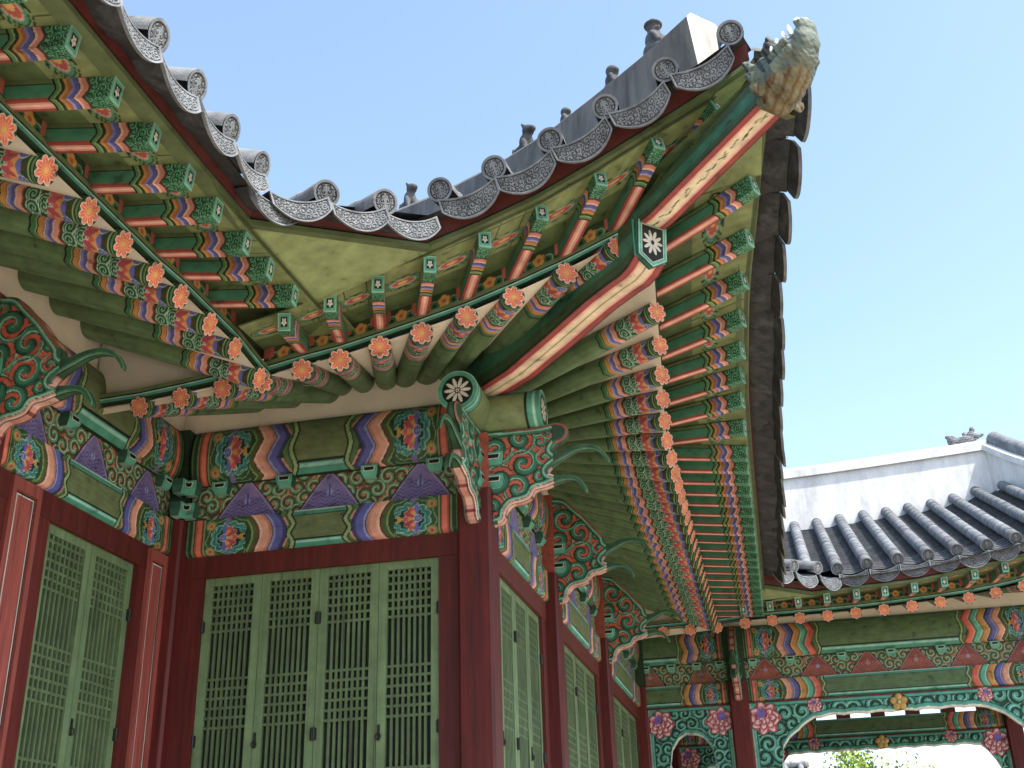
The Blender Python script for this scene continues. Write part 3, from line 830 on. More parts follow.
# ------------------------------------------------------------------ carved wing brackets
wing = catmull([(0.0, 2.93), (0.10, 2.90), (0.17, 2.93), (0.19, 3.0), (0.24, 3.055), (0.33, 3.07), (0.40, 3.10), (0.44, 3.16), (0.52, 3.175), (0.62, 3.205), (0.71, 3.222), (0.79, 3.20), (0.86, 3.10),
                (0.868, 3.14), (0.805, 3.235), (0.71, 3.268), (0.60, 3.275), (0.55, 3.31), (0.60, 3.365), (0.70, 3.42), (0.80, 3.468), (0.90, 3.475), (0.985, 3.44), (1.055, 3.34),
                (1.062, 3.38), (0.99, 3.48), (0.90, 3.522), (0.78, 3.52), (0.67, 3.485), (0.60, 3.49), (0.58, 3.56), (0.50, 3.66), (0.40, 3.79), (0.29, 3.90), (0.20, 3.99), (0.10, 4.02), (-0.02, 4.0), (-0.04, 3.5)], 6)
wing_corner = catmull([(0.0, 2.93), (0.10, 2.90), (0.17, 2.93), (0.19, 3.0), (0.24, 3.055), (0.33, 3.07), (0.40, 3.10), (0.44, 3.16), (0.52, 3.175), (0.62, 3.205), (0.71, 3.222), (0.79, 3.20), (0.86, 3.10),
                (0.868, 3.14), (0.805, 3.235), (0.71, 3.268), (0.60, 3.275), (0.55, 3.31), (0.60, 3.365), (0.70, 3.42), (0.80, 3.468), (0.90, 3.475), (0.985, 3.44), (1.055, 3.34),
                (1.062, 3.38), (0.99, 3.48), (0.90, 3.522), (0.78, 3.515), (0.66, 3.47), (0.60, 3.49), (0.63, 3.545), (0.69, 3.57), (0.735, 3.63), (0.72, 3.70), (0.64, 3.735), (0.5, 3.715), (0.3, 3.715), (0.1, 3.72), (-0.02, 3.72), (-0.04, 3.5)], 6)

SPIR = [(0.09, 3.04, 0.10, 1, 0.0), (0.29, 3.19, 0.105, 1, 0.5), (0.49, 3.26, 0.075, -1, 0.2), (0.13, 3.28, 0.12, -1, 0.7), (0.35, 3.40, 0.115, 1, 0.3), (0.53, 3.43, 0.07, -1, 0.6), (0.12, 3.54, 0.125, 1, 0.9),
        (0.34, 3.62, 0.12, -1, 0.1), (0.18, 3.78, 0.12, 1, 0.8), (0.50, 3.58, 0.06, 1, 0.4), (0.08, 3.93, 0.07, -1, 0.5), (0.58, 3.66, 0.06, -1, 0.3)]
def wing_col(U, V, S):
    col = base(U, C('d2501f'))
    put(col, (np.sin(U * 70 + 3 * np.sin(V * 40)) * np.sin(V * 66) > 0.75), C('8a2c16'))
    # stems joining spirals
    for (x, y, R, sg, ph) in SPIR:
        dx, dy = U - x, V - y
        r = np.hypot(dx, dy) / R; th = np.arctan2(dy, dx)
        v = (r * 1.12 - sg * th / (2 * math.pi) + ph) % 1.0
        ok = r < 1.15
        put(col, ok & (v < 0.66), C('123020'))
        put(col, ok & (v > 0.05) & (v < 0.60), C('2f8060'))
        put(col, ok & (v > 0.09) & (v < 0.19), C('8cc9aa'))
        put(col, ok & (v > 0.45) & (v < 0.60), C('1c5a40'))
        put(col, (r < 0.16), C('2c7a58'))
    tong = U > 0.60
    # bands following the outline
    put(col, S < 0.062, C('12301f')); put(col, S < 0.056, C('2f7f5e')); put(col, (S < 0.040) & (S > 0.026), C('8cc8aa')); put(col, S < 0.018, C('235f45'))
    low = V < 3.245 - 0.12 * np.clip(0.3 - U, 0, 1)
    pk = (S < 0.026) & (V < 3.32) & (U < 0.62) & (U > 0.12) & (V < 2.98 + 0.55 * U)
    put(col, pk, C('5a1d18')); put(col, pk & (S < 0.022), C('e39a84')); put(col, pk & (S < 0.009), C('f0cfbf'))
    put(col, tong, C('2f6344')); put(col, tong & (S < 0.008), C('4f8a60')); put(col, tong & (S > 0.022), C('274f36'))
    bead = (U > 0.2) & (V > 3.55) & (S < 0.022)
    put(col, bead, C('9c5b3c'))
    return col
def wing_relief(U, V, S, c):
    lum = c[..., 1] - c[..., 0]
    return np.clip(0.004 + 0.012 * (lum > 0.03) , 0, 0.02) * np.clip(S / 0.012, 0, 1)
def wing_side(u, v):
    c = np.broadcast_to(C('d98a76'), (len(u), 3)).copy(); tongue_ = (u > 0.58)
    st = (np.sin(v * 45) > 0.86); c[st] = C('8a2c24')
    st = (np.sin(v * 45) < -0.45); c[st] = C('e8ab98')
    c[tongue_ & (np.abs(v - 3.45) > 0)] = C('355f40'); hi = u > 0.74; c[hi] = C('2c5a3a')
    return c
def wing_mesh(outline, name):
    m = MB(); th = 0.09
    plate(m, -0.05, 1.08, 2.88, 4.03, 0.0065, poly_sdf(outline), wing_col, th, lambda u, v, w: np.stack([u, (w - th / 2) * np.interp(u, [0.55, 0.75, 1.06], [1, 0.6, 0.28]), v], -1), wing_side, wing_relief)
    return mesh_from(m, name, M_PAINT)
WING, WINGC = wing_mesh(wing, 'wing_bracket'), wing_mesh(wing_corner, 'wing_bracket')
def bracket(me, parent, x, y, d):
    o = link('wing_bracket', me, parent); o.matrix_parent_inverse = Matrix.Translation(-parent.location)
    d = Vector(d); s = d.cross(Vector((0, 0, 1)))
    o.matrix_basis = Matrix(((d.x, -s.x, 0, x), (d.y, -s.y, 0, y), (0, 0, 1, 0), (0, 0, 0, 1)))
    # bearing cups at the root
    for z in (3.20, 3.40):
        m = MB()
        cc = np.array([x, y, 0.0]) + 0.10 * np.array([d.x, d.y, 0])
        dd = np.array([d.x, d.y, 0]); ss = np.array([s.x, s.y, 0])
        m2 = 0.10
        for sg in (1, -1):
            cup(m, cc, dd * 1.0, ss * sg, z, 0.12, 0.085)
        part(m, 'bracket_cup', M_PAINT, parent)
h0 = 0.10
bracket(WINGC, hall, XC + h0 - 0.04, YB, (1, 0, 0)); bracket(WINGC, hall, XC, YB - h0 + 0.04, (0, -1, 0))
for yy in (YC[1], YC[2]): bracket(WING, hall, XC + h0 - 0.04, yy, (1, 0, 0))
for yy in (6.15, 3.4): bracket(WING, hall, XA + h0 - 0.10, yy, (1, 0, 0))
for xx in XD: bracket(WING, gallery, xx, YD - h0 + 0.04, (0, -1, 0))
m = MB()
for z in (3.2, 3.4):
    for ex_, ey_ in (((1., 0, 0), (0, -1., 0)), ((0, 1., 0), (1., 0, 0))):
        pass
for z in (3.20, 3.41):
    cup(m, np.array([XA + 0.17, YB - 0.10, 0]), np.array([1.0, 0, 0]), np.array([0, -1.0, 0]), z, 0.12, 0.1)
    cup(m, np.array([XA + 0.10, YB - 0.17, 0]), np.array([0, 1.0, 0]), np.array([1.0, 0, 0]), z, 0.12, 0.1)
part(m, 'corner_cup', M_PAINT, hall)
m = MB(); m.box(XA - 0.1, XA + 0.12, YB - 0.12, YB + 0.1, Z_B1, Z_U1, DKGREEN); part(m, 'corner_core', M_PAINT, hall)
for yy in (6.15, 3.4):
    m = MB(); m.box(XA - 0.12, XA + 0.06, yy - hw, yy + hw, Z_B1, Z_U1, DORANGE * 0.6); part(m, 'post_head', M_PAINT, hall)
for yy in YC[:3]:
    m = MB(); m.box(XC - 0.12, XC + 0.12, yy - 0.12, yy + 0.12, Z_B1, Z_U1 - (0.36 if yy == YB else 0), C('a83a1c')); part(m, 'post_head', M_PAINT, hall)
for xx in XD + [XC]:
    m = MB(); m.box(xx - hw, xx + hw, YD - 0.1, YD + 0.12, Z_B1, Z_U1, DKGREEN); part(m, 'post_head', M_PAINT, gallery)

# ------------------------------------------------------------------ rafters
R_LEN = 2.25
def rafter_mesh(cell=0.005):
    m = MB(); r0, r1 = 0.086, 0.098
    def rad(s): return r0 + (r1 - r0) * np.clip(s / 1.2, 0, 1)
    nA = 72
    ang = np.linspace(-math.pi * 0.97, math.pi * 0.97, nA)
    for s0, s1, n in ((0, 0.70, 140), (0.70, R_LEN, 30)):
        S, A = np.meshgrid(np.linspace(s0, s1, n), ang, indexing='ij')
        R = rad(S)
        P = np.stack([S, R * np.sin(A), -R * np.cos(A)], -1)
        m.grid(P, rafter_side(S, A * 0.086), smooth=True, flip=True)
    Rr, A = np.meshgrid(np.linspace(0, r0 * 1.0, 34), np.linspace(0, 2 * math.pi, 105), indexing='ij')
    sc = 1.0
    X, Y = Rr * np.cos(A), Rr * np.sin(A)
    P = np.stack([0 * X, X, Y], -1)
    m.grid(P, pat_flower(X / (r0 * 0.99), Y / (r0 * 0.99)), flip=True)
    return mesh_from(m, 'rafter', M_PAINT)
RAFTER = rafter_mesh()

F_LEN = 1.05
def flying_mesh():
    m = MB(); w, h = 0.044, 0.066
    for s0, s1, n in ((0, 0.37, 90), (0.37, F_LEN, 14)):
        s = np.linspace(s0, s1, n)
        q = np.linspace(-1, 1, 22)
        S, Q = np.meshgrid(s, q, indexing='ij')
        m.grid(np.stack([S, Q * w, 0 * S - h], -1), flying_side(S, Q, True), flip=False)
        for sg in (1, -1):
            m.grid(np.stack([S, 0 * S + sg * w, Q * h], -1), flying_side(S, Q, False), flip=(sg < 0))
    m.poly([(0, -w, h), (0, w, h), (F_LEN, w, h), (F_LEN, -w, h)], GREEN)
    q = np.linspace(-1, 1, 26)
    X, Y = np.meshgrid(q, q, indexing='ij')
    m.grid(np.stack([0 * X, X * w, Y * h], -1), pat_tip(X, Y), flip=True)
    return mesh_from(m, 'flying_rafter', M_PAINT)
FLYING = flying_mesh()

def frame(p, q):
    """local x from p towards q, z as upright as possible"""
    p = Vector(p); q = Vector(q); x = (q - p).normalized()
    yv = Vector((0, 0, 1)).cross(x).normalized(); zv = x.cross(yv)
    return Matrix(((x.x, yv.x, zv.x, p.x), (x.y, yv.y, zv.y, p.y), (x.z, yv.z, zv.z, p.z), (0, 0, 0, 1)))
def put_mesh(name, me, parent, M):
    o = link(name, me, parent); o.matrix_parent_inverse = Matrix.Translation(-parent.location); o.matrix_basis = M
    return o

WZ = 4.36
def inner_pt(f, t, axis, val):
    f = np.array(f, float); t = np.array(t, float); d = f - t
    k = (val - f[axis]) / d[axis]
    p = f + d * k; p[2] = WZ
    return p
A_I = [np.array([XA, f[1], WZ]) for f in A_F]
B_I = [inner_pt(f, t, 1, YB) for f, t in zip(B_F, B_T)]
for p in B_I: p[0] = min(p[0], XC + 0.05)
BX_I = [np.array([f[0] + 0.25, YB, 4.30]) for f in B_X]
SPLAY = [1.62, 1.5, 1.36, 1.28, 1.12, 1.0, 0.88, 0.72, 0.58, 0.46, 0.36, 0.27, 0.18, 0.1, 0.05] + [0.0] * 40
C_I = [np.array([XC, f[1] + sp, WZ]) for f, sp in zip(C_F, SPLAY)]
D_I = [np.array([f[0] if f[0] < 3.2 else 3.2 + (f[0] - 3.2) * 0.45, YD, WZ]) for f in D_F]
for F_, I_, par in ((A_F, A_I, hall), (B_F, B_I, hall), (B_X, BX_I, hall), (C_F, C_I, hall), (D_F, D_I, gallery)):
    for f, i in zip(F_, I_):
        put_mesh('rafter', RAFTER, par, frame(f, i))
# flying rafters: over each rafter tip
def fly(F_, T_, par):
    for f, t in zip(F_, T_):
        top = np.array(f) + np.array([0, 0, 0.21])
        put_mesh('flying_rafter', FLYING, par, frame(t, top))
fly(A_F[2:], A_T, hall); fly(B_F[1:], B_T[1:], hall); fly(C_F, C_T, hall); fly(D_F[3:], D_T, gallery)
put_mesh('flying_rafter', FLYING, hall, frame(B_T9, (-0.44, 7.02, 4.63))); put_mesh('flying_rafter', FLYING, hall, frame(C_T9, (-0.45, 7.42, 4.50)))

# ------------------------------------------------------------------ sheets: plaster between rafters, roof boards, edge strips
def arr(L_): return np.array(L_, float)
def resample(P, n):
    P = arr(P); d = np.concatenate([[0], np.cumsum(np.linalg.norm(np.diff(P, axis=0), axis=1))]); t = np.linspace(0, d[-1], n)
    return np.stack([np.interp(t, d, P[:, k]) for k in range(3)], -1)
def loft(mb, rows, col, smooth=False, both=True):
    P = np.stack([arr(r) for r in rows], 1)
    mb.grid(P, col, smooth)
HIP_F = (-0.54, 7.08, 4.36); HIP_T = (0.33, 6.21, 4.98); HIP_I = (XC + 0.02, YB - 0.02, WZ)
UP = np.array([0, 0, 1.0])
def shift(P, dz=0, d=None): 
    Q = arr(P).copy(); Q[:, 2] += dz
    if d is not None: Q += np.asarray(d)
    return Q
# plaster soffit above the rafters
sofA_F = [(-3.56, 7.34, 3.72)] + A_F + [(-3.56, 0.5, 3.73)]; sofA_I = [(XA, 8.85, WZ)] + A_I + [(XA, 0.5, WZ)]
sofB_F = [(-5.0, 7.36, 3.65)] + B_X + B_F + [HIP_F]; sofB_I = [(-5.0, YB, 4.30)] + BX_I + B_I + [HIP_I]
sofC_F = [HIP_F] + C_F + [(-0.885, 17.3, 3.74)]; sofC_I = [HIP_I] + C_I + [(XC, 18.8, WZ)]
sofD_F = [(-2.2, 17.2, 3.73)] + D_F + [(4.9, 17.15, 4.42)]; sofD_I = [(-2.2, YD, WZ)] + D_I + [(4.2, YD, WZ)]
for F_, I_, par in ((sofA_F[1:], sofA_I[1:], hall), (sofB_F, sofB_I, hall), (sofC_F, sofC_I, hall), (sofD_F, sofD_I, gallery)):
    m = MB(); loft(m, (shift(F_, 0.035), shift(I_, 0.035)), PLASTER * 0.9); part(m, 'plaster_soffit', M_PLASTER, par)

for y_, x0_, x1_, par in ((7.42, XA, -3.57, hall), (17.26, XC, -0.89, gallery)):
    m = MB(); m.poly([(x0_, y_, 3.66), (x1_, y_, 3.73), (x1_, y_, 3.79), (x0_, y_, 4.52)], PLASTER * 0.9); part(m, 'plaster_gusset', M_PLASTER, par)

def strip(F_, out, par, name, prof, mat=M_PAINT):
    """sweep a section along a line of points; prof: list of (outward, up, colour) - each strip flat-coloured"""
    P = arr(F_); O = arr(out)
    m = MB()
    for (o0, u0, c0), (o1, u1, _) in zip(prof[:-1], prof[1:]):
        a = P + O * o0 + UP * u0; b = P + O * o1 + UP * u1
        m.grid(np.stack([a, b], 1), c0)
    part(m, name, mat, par)
def outs(F_, T_):
    d = arr(T_) - arr(F_); d[:, 2] = 0; return d / np.linalg.norm(d, axis=1)[:, None]

E1 = [(-0.06, 0.078, C('2c4a30')), (0.012, 0.078, C('3f9b82')), (0.012, 0.100, C('9ad4c0')), (0.012, 0.112, BLACK), (0.012, 0.124, OLIVE * 0.75), (0.012, 0.158, BLACK), (-0.06, 0.158, BLACK), (-0.06, 0.078, BLACK)]
oA = np.tile([1.0, 0, 0], (len(A_F) + 1, 1)); oB = outs(B_F + [HIP_F], B_T + [(0.0, 6.5, 4.9)]); oC = outs([HIP_F] + C_F, [(0.2, 6.9, 4.6)] + C_T)
strip([(-3.56, 7.40, 3.70)] + A_F, oA, hall, 'eave_batten', E1)
strip([(-5.0, 7.36, 3.65)] + B_X + B_F + [HIP_F], np.concatenate([np.tile([0, -1.0, 0], (4, 1)), oB]), hall, 'eave_batten', E1)
strip([HIP_F] + C_F + [(-0.885, 17.2, 3.74)], np.concatenate([oC, [[1.0, 0, 0]]]), hall, 'eave_batten', E1)
strip([(-2.2, 17.2, 3.73)] + D_F, np.tile([0, -1.0, 0], (len(D_F) + 1, 1)), gallery, 'eave_batten', E1)

# roof boards above flying rafters and painted boards between them
def boards(F_, T_, par, o, rich=True):
    F_ = arr(F_); T_ = arr(T_); O = arr(o)
    mb = MB(); mk = MB()
    for i in range(len(F_) - 1):
        f0, f1, t0, t1 = F_[i] + UP * 0.282, F_[i + 1] + UP * 0.282, T_[i] + UP * 0.066 + O[i] * 0.05, T_[i + 1] + UP * 0.066 + O[i + 1] * 0.05
        f0 = f0 - O[i] * 0.05; f1 = f1 - O[i + 1] * 0.05
        nu, nv = 40, 60
        U, V = np.meshgrid(np.linspace(0, 1, nu), np.linspace(0, 1, nv), indexing='ij')
        P = ((f0 * (1 - U[..., None]) + f1 * U[..., None]) * (1 - V[..., None]) + (t0 * (1 - U[..., None]) + t1 * U[..., None]) * V[..., None])
        wid = np.linalg.norm(f1 - f0); ln = np.linalg.norm(t0 - f0)
        x = (U - 0.5) * wid; yv = V * ln
        colr = base(x, C('8c9a5e'))
        colr *= (0.93 + 0.07 * np.sin(x * 60 + 3 * np.sin(yv * 5)))[..., None]
        put(colr, np.abs(np.abs(x) - 0.02 - 0.06 * ((i % 3) - 1)) < 0.003, C('3a4426'))
        put(colr, V < 0.42, C('5c7040'))
        # eye shaped ornament
        cy = ln * 0.60
        d = ((yv - cy) / 0.085) ** 2 + (x / (wid * 0.47)) ** 2
        put(colr, d < 1.0, BLACK); put(colr, d < 0.86, C('7fa15a')); put(colr, d < 0.66, C('25442a')); put(colr, d < 0.56, C('4f9a7a')); put(colr, d < 0.34, C('d8a890')); put(colr, d < 0.24, C('b8452f')); put(colr, d < 0.06, C('e2b25a'))
        put(colr, V > 0.955, C('4a5a30'))
        mb.grid(P, colr)
        # upright board on the batten
        a0, a1 = F_[i] + UP * 0.155 - O[i] * 0.01, F_[i + 1] + UP * 0.155 - O[i + 1] * 0.01
        b0, b1 = F_[i] + UP * 0.285 - O[i] * 0.01, F_[i + 1] + UP * 0.285 - O[i + 1] * 0.01
        U, V = np.meshgrid(np.linspace(0, 1, 60), np.linspace(0, 1, 24), indexing='ij')
        P = (a0 * (1 - U[..., None]) + a1 * U[..., None]) * (1 - V[..., None]) + (b0 * (1 - U[..., None]) + b1 * U[..., None]) * V[..., None]
        x = (U - 0.5) * wid; z = (V - 0.5) * 0.13
        colr = base(x, C('35502c'))
        r = np.hypot(x, z + 0.01); th = np.arctan2(z + 0.01, x)
        lf = np.abs(np.sin(th * 2.5 + 0.6))
        put(colr, (np.hypot(np.abs(x) - 0.075, z + 0.03) < 0.042), C('a8c9a0')); put(colr, (np.hypot(np.abs(x) - 0.075, z + 0.03) < 0.036), C('2f7a52')); put(colr, np.hypot(np.abs(x) - 0.075, z + 0.03) < 0.016, C('143a26'))
        put(colr, r < 0.046 + 0.012 * lf, C('7a3a16')); put(colr, r < 0.04 + 0.012 * lf, C('dd9a2c')); put(colr, r < 0.018, C('b8521f'))
        put(colr, (np.abs(x) > wid * 0.5 - 0.085) & (r > 0.07) & (z > -0.03), C('c9543a'))
        mk.grid(P, colr)
    part(mb, 'roof_board', M_PAINT, par); part(mk, 'gap_board', M_PAINT, par)
hipB_T = (0.20, 6.36, 5.0); hipC_T = (0.36, 6.60, 4.80)
boards(A_F[1:], [(-2.95, 6.80, 3.91)] + A_T, hall, oA)
boards(B_F + [(-0.62, 7.12, 4.36)], B_T + [B_T9], hall, oB)
boards([(-0.50, 7.22, 4.36)] + C_F, [C_T9] + C_T, hall, oC)
boards(D_F[3:], D_T, gallery, np.tile([0, -1.0, 0], (len(D_T), 1)))
# small closing boards by the hip rafter
m = MB()
m.poly([arr(B_T9) + [0, -0.05, 0.066], (0.30, 6.32, 5.06), (-0.35, 7.02, 4.70), (-0.62, 7.12, 4.642)], C('8c9a5e'))
m.poly([(0.34, 6.34, 4.95), arr(C_T9) + [0.05, 0, 0.066], (-0.50, 7.27, 4.642), (-0.45, 7.12, 4.66)], C('8c9a5e'))
part(m, 'roof_board', M_PAINT, hall)

# ------------------------------------------------------------------ hip rafters
def hip(stations, w, name, endface=None):
    """stations: (x,y,zbottom,ztop) along the hip, painted underside"""
    S = arr(stations); n = len(S)
    diag = np.array([1.0, 1.0, 0]) / math.sqrt(2)
    m = MB()
    d = np.concatenate([[0], np.cumsum(np.linalg.norm(np.diff(S[:, :2], axis=0), axis=1))])
    t = np.linspace(0, d[-1], 160)
    Q = np.stack([np.interp(t, d, S[:, k]) for k in range(4)], -1)
    q = np.linspace(-1, 1, 40)
    T, Qq = np.meshgrid(t, q, indexing='ij')
    P = np.stack([Q[:, 0][:, None] + diag[0] * w * Qq, Q[:, 1][:, None] + diag[1] * w * Qq, np.broadcast_to(Q[:, 2][:, None], T.shape) + 0.0 * Qq], -1)
    c = base(T, CRIMSON); a = np.abs(Qq)
    put(c, a > 0.94, C('5a1613')); put(c, a < 0.60, C('6a1c18')); put(c, a < 0.57, C('ea8f7a')); put(c, a < 0.44, C('f2bea4')); put(c, a < 0.34, C('efdcb6'))
    if name == 'upper_hip_rafter':
        v = np.sin(T * 24 + 3 * np.sin(T * 7)) * 0.12 + 0.1 * np.sin(T * 61)
        put(c, (np.abs(Qq - v) < 0.045) & (np.sin(T * 50) > -0.6), C('43502e'))
        put(c, (np.abs(Qq + 0.1 * np.sin(T * 33) - 0.14) < 0.03) & (np.sin(T * 33 + 1) > 0.3), C('43502e'))
    else:
        put(c, np.abs(Qq) < 0.04, C('b08a5a'))
    m.grid(P, c)
    for sg in (1, -1):
        Z = np.linspace(0, 1, 14)
        T2, Z2 = np.meshgrid(t, Z, indexing='ij')
        P = np.stack([np.broadcast_to((Q[:, 0] + sg * diag[0] * w)[:, None], T2.shape), np.broadcast_to((Q[:, 1] + sg * diag[1] * w)[:, None], T2.shape), Q[:, 2][:, None] * (1 - Z2) + Q[:, 3][:, None] * Z2], -1)
        c = base(T2, C('3f5a38')); put(c, Z2 < 0.06, BLACK); put(c, (Z2 > 0.3) & (Z2 < 0.62), C('35785a')); put(c, (Z2 > 0.62) & (Z2 < 0.68), BLACK)
        m.grid(P, c, flip=(sg > 0))
    e0 = [Q[-1, :2] - diag[:2] * w, Q[-1, :2] + diag[:2] * w]
    m.poly([(*e0[0], Q[-1, 2]), (*e0[1], Q[-1, 2]), (*e0[1], Q[-1, 3]), (*e0[0], Q[-1, 3])], TEAL)
    i0 = [Q[0, :2] - diag[:2] * w, Q[0, :2] + diag[:2] * w]
    m.poly([(*i0[0], Q[0, 2]), (*i0[1], Q[0, 2]), (*i0[1], Q[0, 3]), (*i0[0], Q[0, 3])], GREEN)
    m.poly([(*i0[0], Q[0, 3]), (*i0[1], Q[0, 3]), (*e0[1], Q[-1, 3]), (*e0[0], Q[-1, 3])], GREEN)
    return part(m, name, M_PAINT, hall)
hip([(-2.5, 9.04, 4.05, 4.45), (-2.1, 8.64, 4.02, 4.42), (-1.804, 8.344, 4.0, 4.42), (-1.384, 7.924, 4.045, 4.44), (-1.0, 7.54, 4.095, 4.46), (-0.80, 7.34, 4.10, 4.46), (-0.70, 7.24, 4.095, 4.46), (-0.63, 7.17, 4.12, 4.47), (-0.57, 7.11, 4.17, 4.47)], 0.138, 'lower_hip_rafter')
hip([(-1.6, 8.14, 4.48, 4.66), (-0.9, 7.44, 4.44, 4.62), (-0.467, 7.007, 4.422, 4.60), (-0.152, 6.692, 4.491, 4.67), (0.14, 6.40, 4.555, 4.74), (0.331, 6.209, 4.598, 4.80), (0.37, 6.17, 4.61, 4.82)], 0.112, 'upper_hip_rafter')
# pentagonal end board of the lower hip rafter
m = MB()
ctr = np.array([-0.545, 7.085, 4.29]); e1 = np.array([1.0, 1.0, 0]) / math.sqrt(2); nn = np.array([1.0, -1.0, 0]) / math.sqrt(2)
up2 = UP * 0.99 + nn * 0.10
W5 = 0.125; Ht, Hb = 0.155, 0.115
poly = [(-W5, Ht), (-W5, -Hb), (0, -Hb - 0.075), (W5, -Hb), (W5, Ht)]
sd = poly_sdf(poly)
def pent_col(U, V, S):
    c = base(U, C('57b096')); put(c, S < 0.008, LTEAL); put(c, S > 0.028, WHITE); put(c, S > 0.032, BLACK)
    r = np.hypot(U, V * 0.92); th = np.arctan2(V, U); w = 2 * math.pi / 10; f = (th + w / 2) % w - w / 2
    px, py = r * np.cos(f), r * np.sin(f); R = 0.092
    put(c, (((px - 0.56 * R) / (0.4 * R)) ** 2 + (py / (0.13 * R)) ** 2 < 1) & (S > 0.03), WHITE); put(c, r < 0.012, BLACK)
    return c
plate(m, -W5 - .01, W5 + .01, -Hb - .08, Ht + .01, 0.004, sd, pent_col, 0.05, lambda u, v, w: ctr + np.asarray(u)[..., None] * e1 + np.asarray(v)[..., None] * up2 + (np.asarray(w)[..., None] - 0.04) * nn, lambda u, v: np.broadcast_to(C('2f7a60'), (len(u), 3)))
part(m, 'hip_end_board', M_PAINT, hall)

# ------------------------------------------------------------------ outer eave edge: batten, red board
A_E = [(-2.95, 5.62, 3.88), (-2.95, 5.0, 3.865), (-2.95, 4.0, 3.865), (-2.95, 2.0, 3.865), (-2.95, -1.0, 3.865)]
V_E = [(-2.95, 5.62, 3.88), (-2.07, 6.66, 4.16)]
B_E = [(-2.07, 6.66, 4.16), (-1.664, 6.66, 4.28), (-1.245, 6.63, 4.408), (-0.815, 6.59, 4.582), (-0.401, 6.55, 4.768), (0.0, 6.49, 4.94), (0.28, 6.43, 5.07)]
C_E = [(0.33, 6.52, 4.93), (0.215, 7.05, 4.64), (0.141, 7.50, 4.475), (0.071, 7.95, 4.37), (0.022, 8.40, 4.277), (-0.010, 8.80, 4.185), (-0.036, 9.17, 4.127), (-0.062, 9.52, 4.045), (-0.075, 9.92, 3.96), (-0.09, 10.4, 3.90), (-0.12, 12, 3.875), (-0.18, 15.2, 3.88), (-0.19, 15.9, 3.89)]
VD_E = [(-0.19, 15.9, 3.89), (0.50, 16.6, 3.90)]
D_E = [(0.50, 16.6, 3.90)] + D_T[3:]
def outnorm(E_, flipv):
    E_ = arr(E_); t = np.gradient(E_, axis=0); t[:, 2] = 0; t /= np.linalg.norm(t, axis=1)[:, None]
    n = np.stack([t[:, 1], -t[:, 0], 0 * t[:, 0]], -1) * flipv
    return n
DCL = C('3a3b3c')
E2 = [(-0.05, 0.062, OLIVE * 0.6), (0.055, 0.064, C('6f8350')), (0.055, 0.100, BLACK), (0.042, 0.104, BLACK), (0.042, 0.118, C('4e1512')), (0.048, 0.128, C('6a221a')), (0.078, 0.225, DCL), (0.22, 0.20, DCL), (-0.1, 0.30, C('3a1210'))]
E2A = E2[:6] + [(0.068, 0.175, DCL), (0.19, 0.135, DCL), (-0.1, 0.27, C('3a1210'))]
edges = [('A', A_E, -1, hall), ('V', V_E, 1, hall), ('B', B_E, 1, hall), ('C', C_E, 1, hall), ('VD', VD_E, 1, gallery), ('D', D_E, 1, gallery)]
EN = {}
for nme, E_, fl, par in edges:
    n = outnorm(E_, fl)
    if nme == 'A': n = np.tile([1.0, 0, 0], (len(E_), 1))
    if nme == 'C': n = np.where((n[:, 0] > 0)[:, None], n, -n)
    if nme == 'B' or nme == 'D': n = np.where((n[:, 1] < 0)[:, None], n, -n)
    EN[nme] = n
    Es = resample(E_, 40); ns = np.stack([np.interp(np.linspace(0, 1, 40), np.linspace(0, 1, len(n)), n[:, k]) for k in range(3)], -1)
    strip(Es, ns, par, 'eave_board', E2A if nme in ('A', 'V') else E2)
# green boards closing the valleys
def valley_boards(p_a, p_b, f_a, f_b, par, inner):
    m = MB()
    m.poly([p_a, p_b, f_b, inner, f_a], C('94a566'))
    part(m, 'valley_board', M_PAINT, par)
valley_boards((-2.95, 5.62, 3.943), (-2.07, 6.66, 4.224), (-2.95, 6.75, 3.975), (-2.95, 6.70, 3.97), hall, (-2.97, 6.74, 3.972))
m = MB()
U, V = np.meshgrid(np.linspace(0, 1, 120), np.linspace(0, 1, 90), indexing='ij')
qa, qb, qc, qd = arr([(-2.95, 5.62, 3.945), (-2.07, 6.66, 4.228), (-2.5, 6.72, 4.13), (-3.1, 6.80, 3.985)])
P = (qa * (1 - U[..., None]) + qb * U[..., None]) * (1 - V[..., None]) + (qd * (1 - U[..., None]) + qc * U[..., None]) * V[..., None]
cb = base(U, C('94a566')); put(cb, np.abs(V - 0.36 - 0.05 * U) < 0.008, C('3c4526')); put(cb, np.abs(V - 0.70 + 0.03 * U) < 0.007, C('4a5430'))
put(cb, np.hypot((U - 0.35) * 1.3, (V - 0.2) * 1.0) < 0.012, C('4a4a2a')); put(cb, np.hypot((U - 0.62) * 1.3, (V - 0.24) * 1.0) < 0.014, C('4a4a2a'))
cb *= (0.94 + 0.06 * np.sin(V * 60 + 4 * np.sin(U * 7)) * np.sin(V * 23))[..., None]
m.grid(P, cb); part(m, 'valley_board', M_PAINT, hall)
m = MB(); m.poly([(-0.19, 15.9, 3.953), (0.55, 16.64, 3.96), (-0.3, 16.7, 3.93)], C('94a566')); part(m, 'valley_board', M_PAINT, gallery)

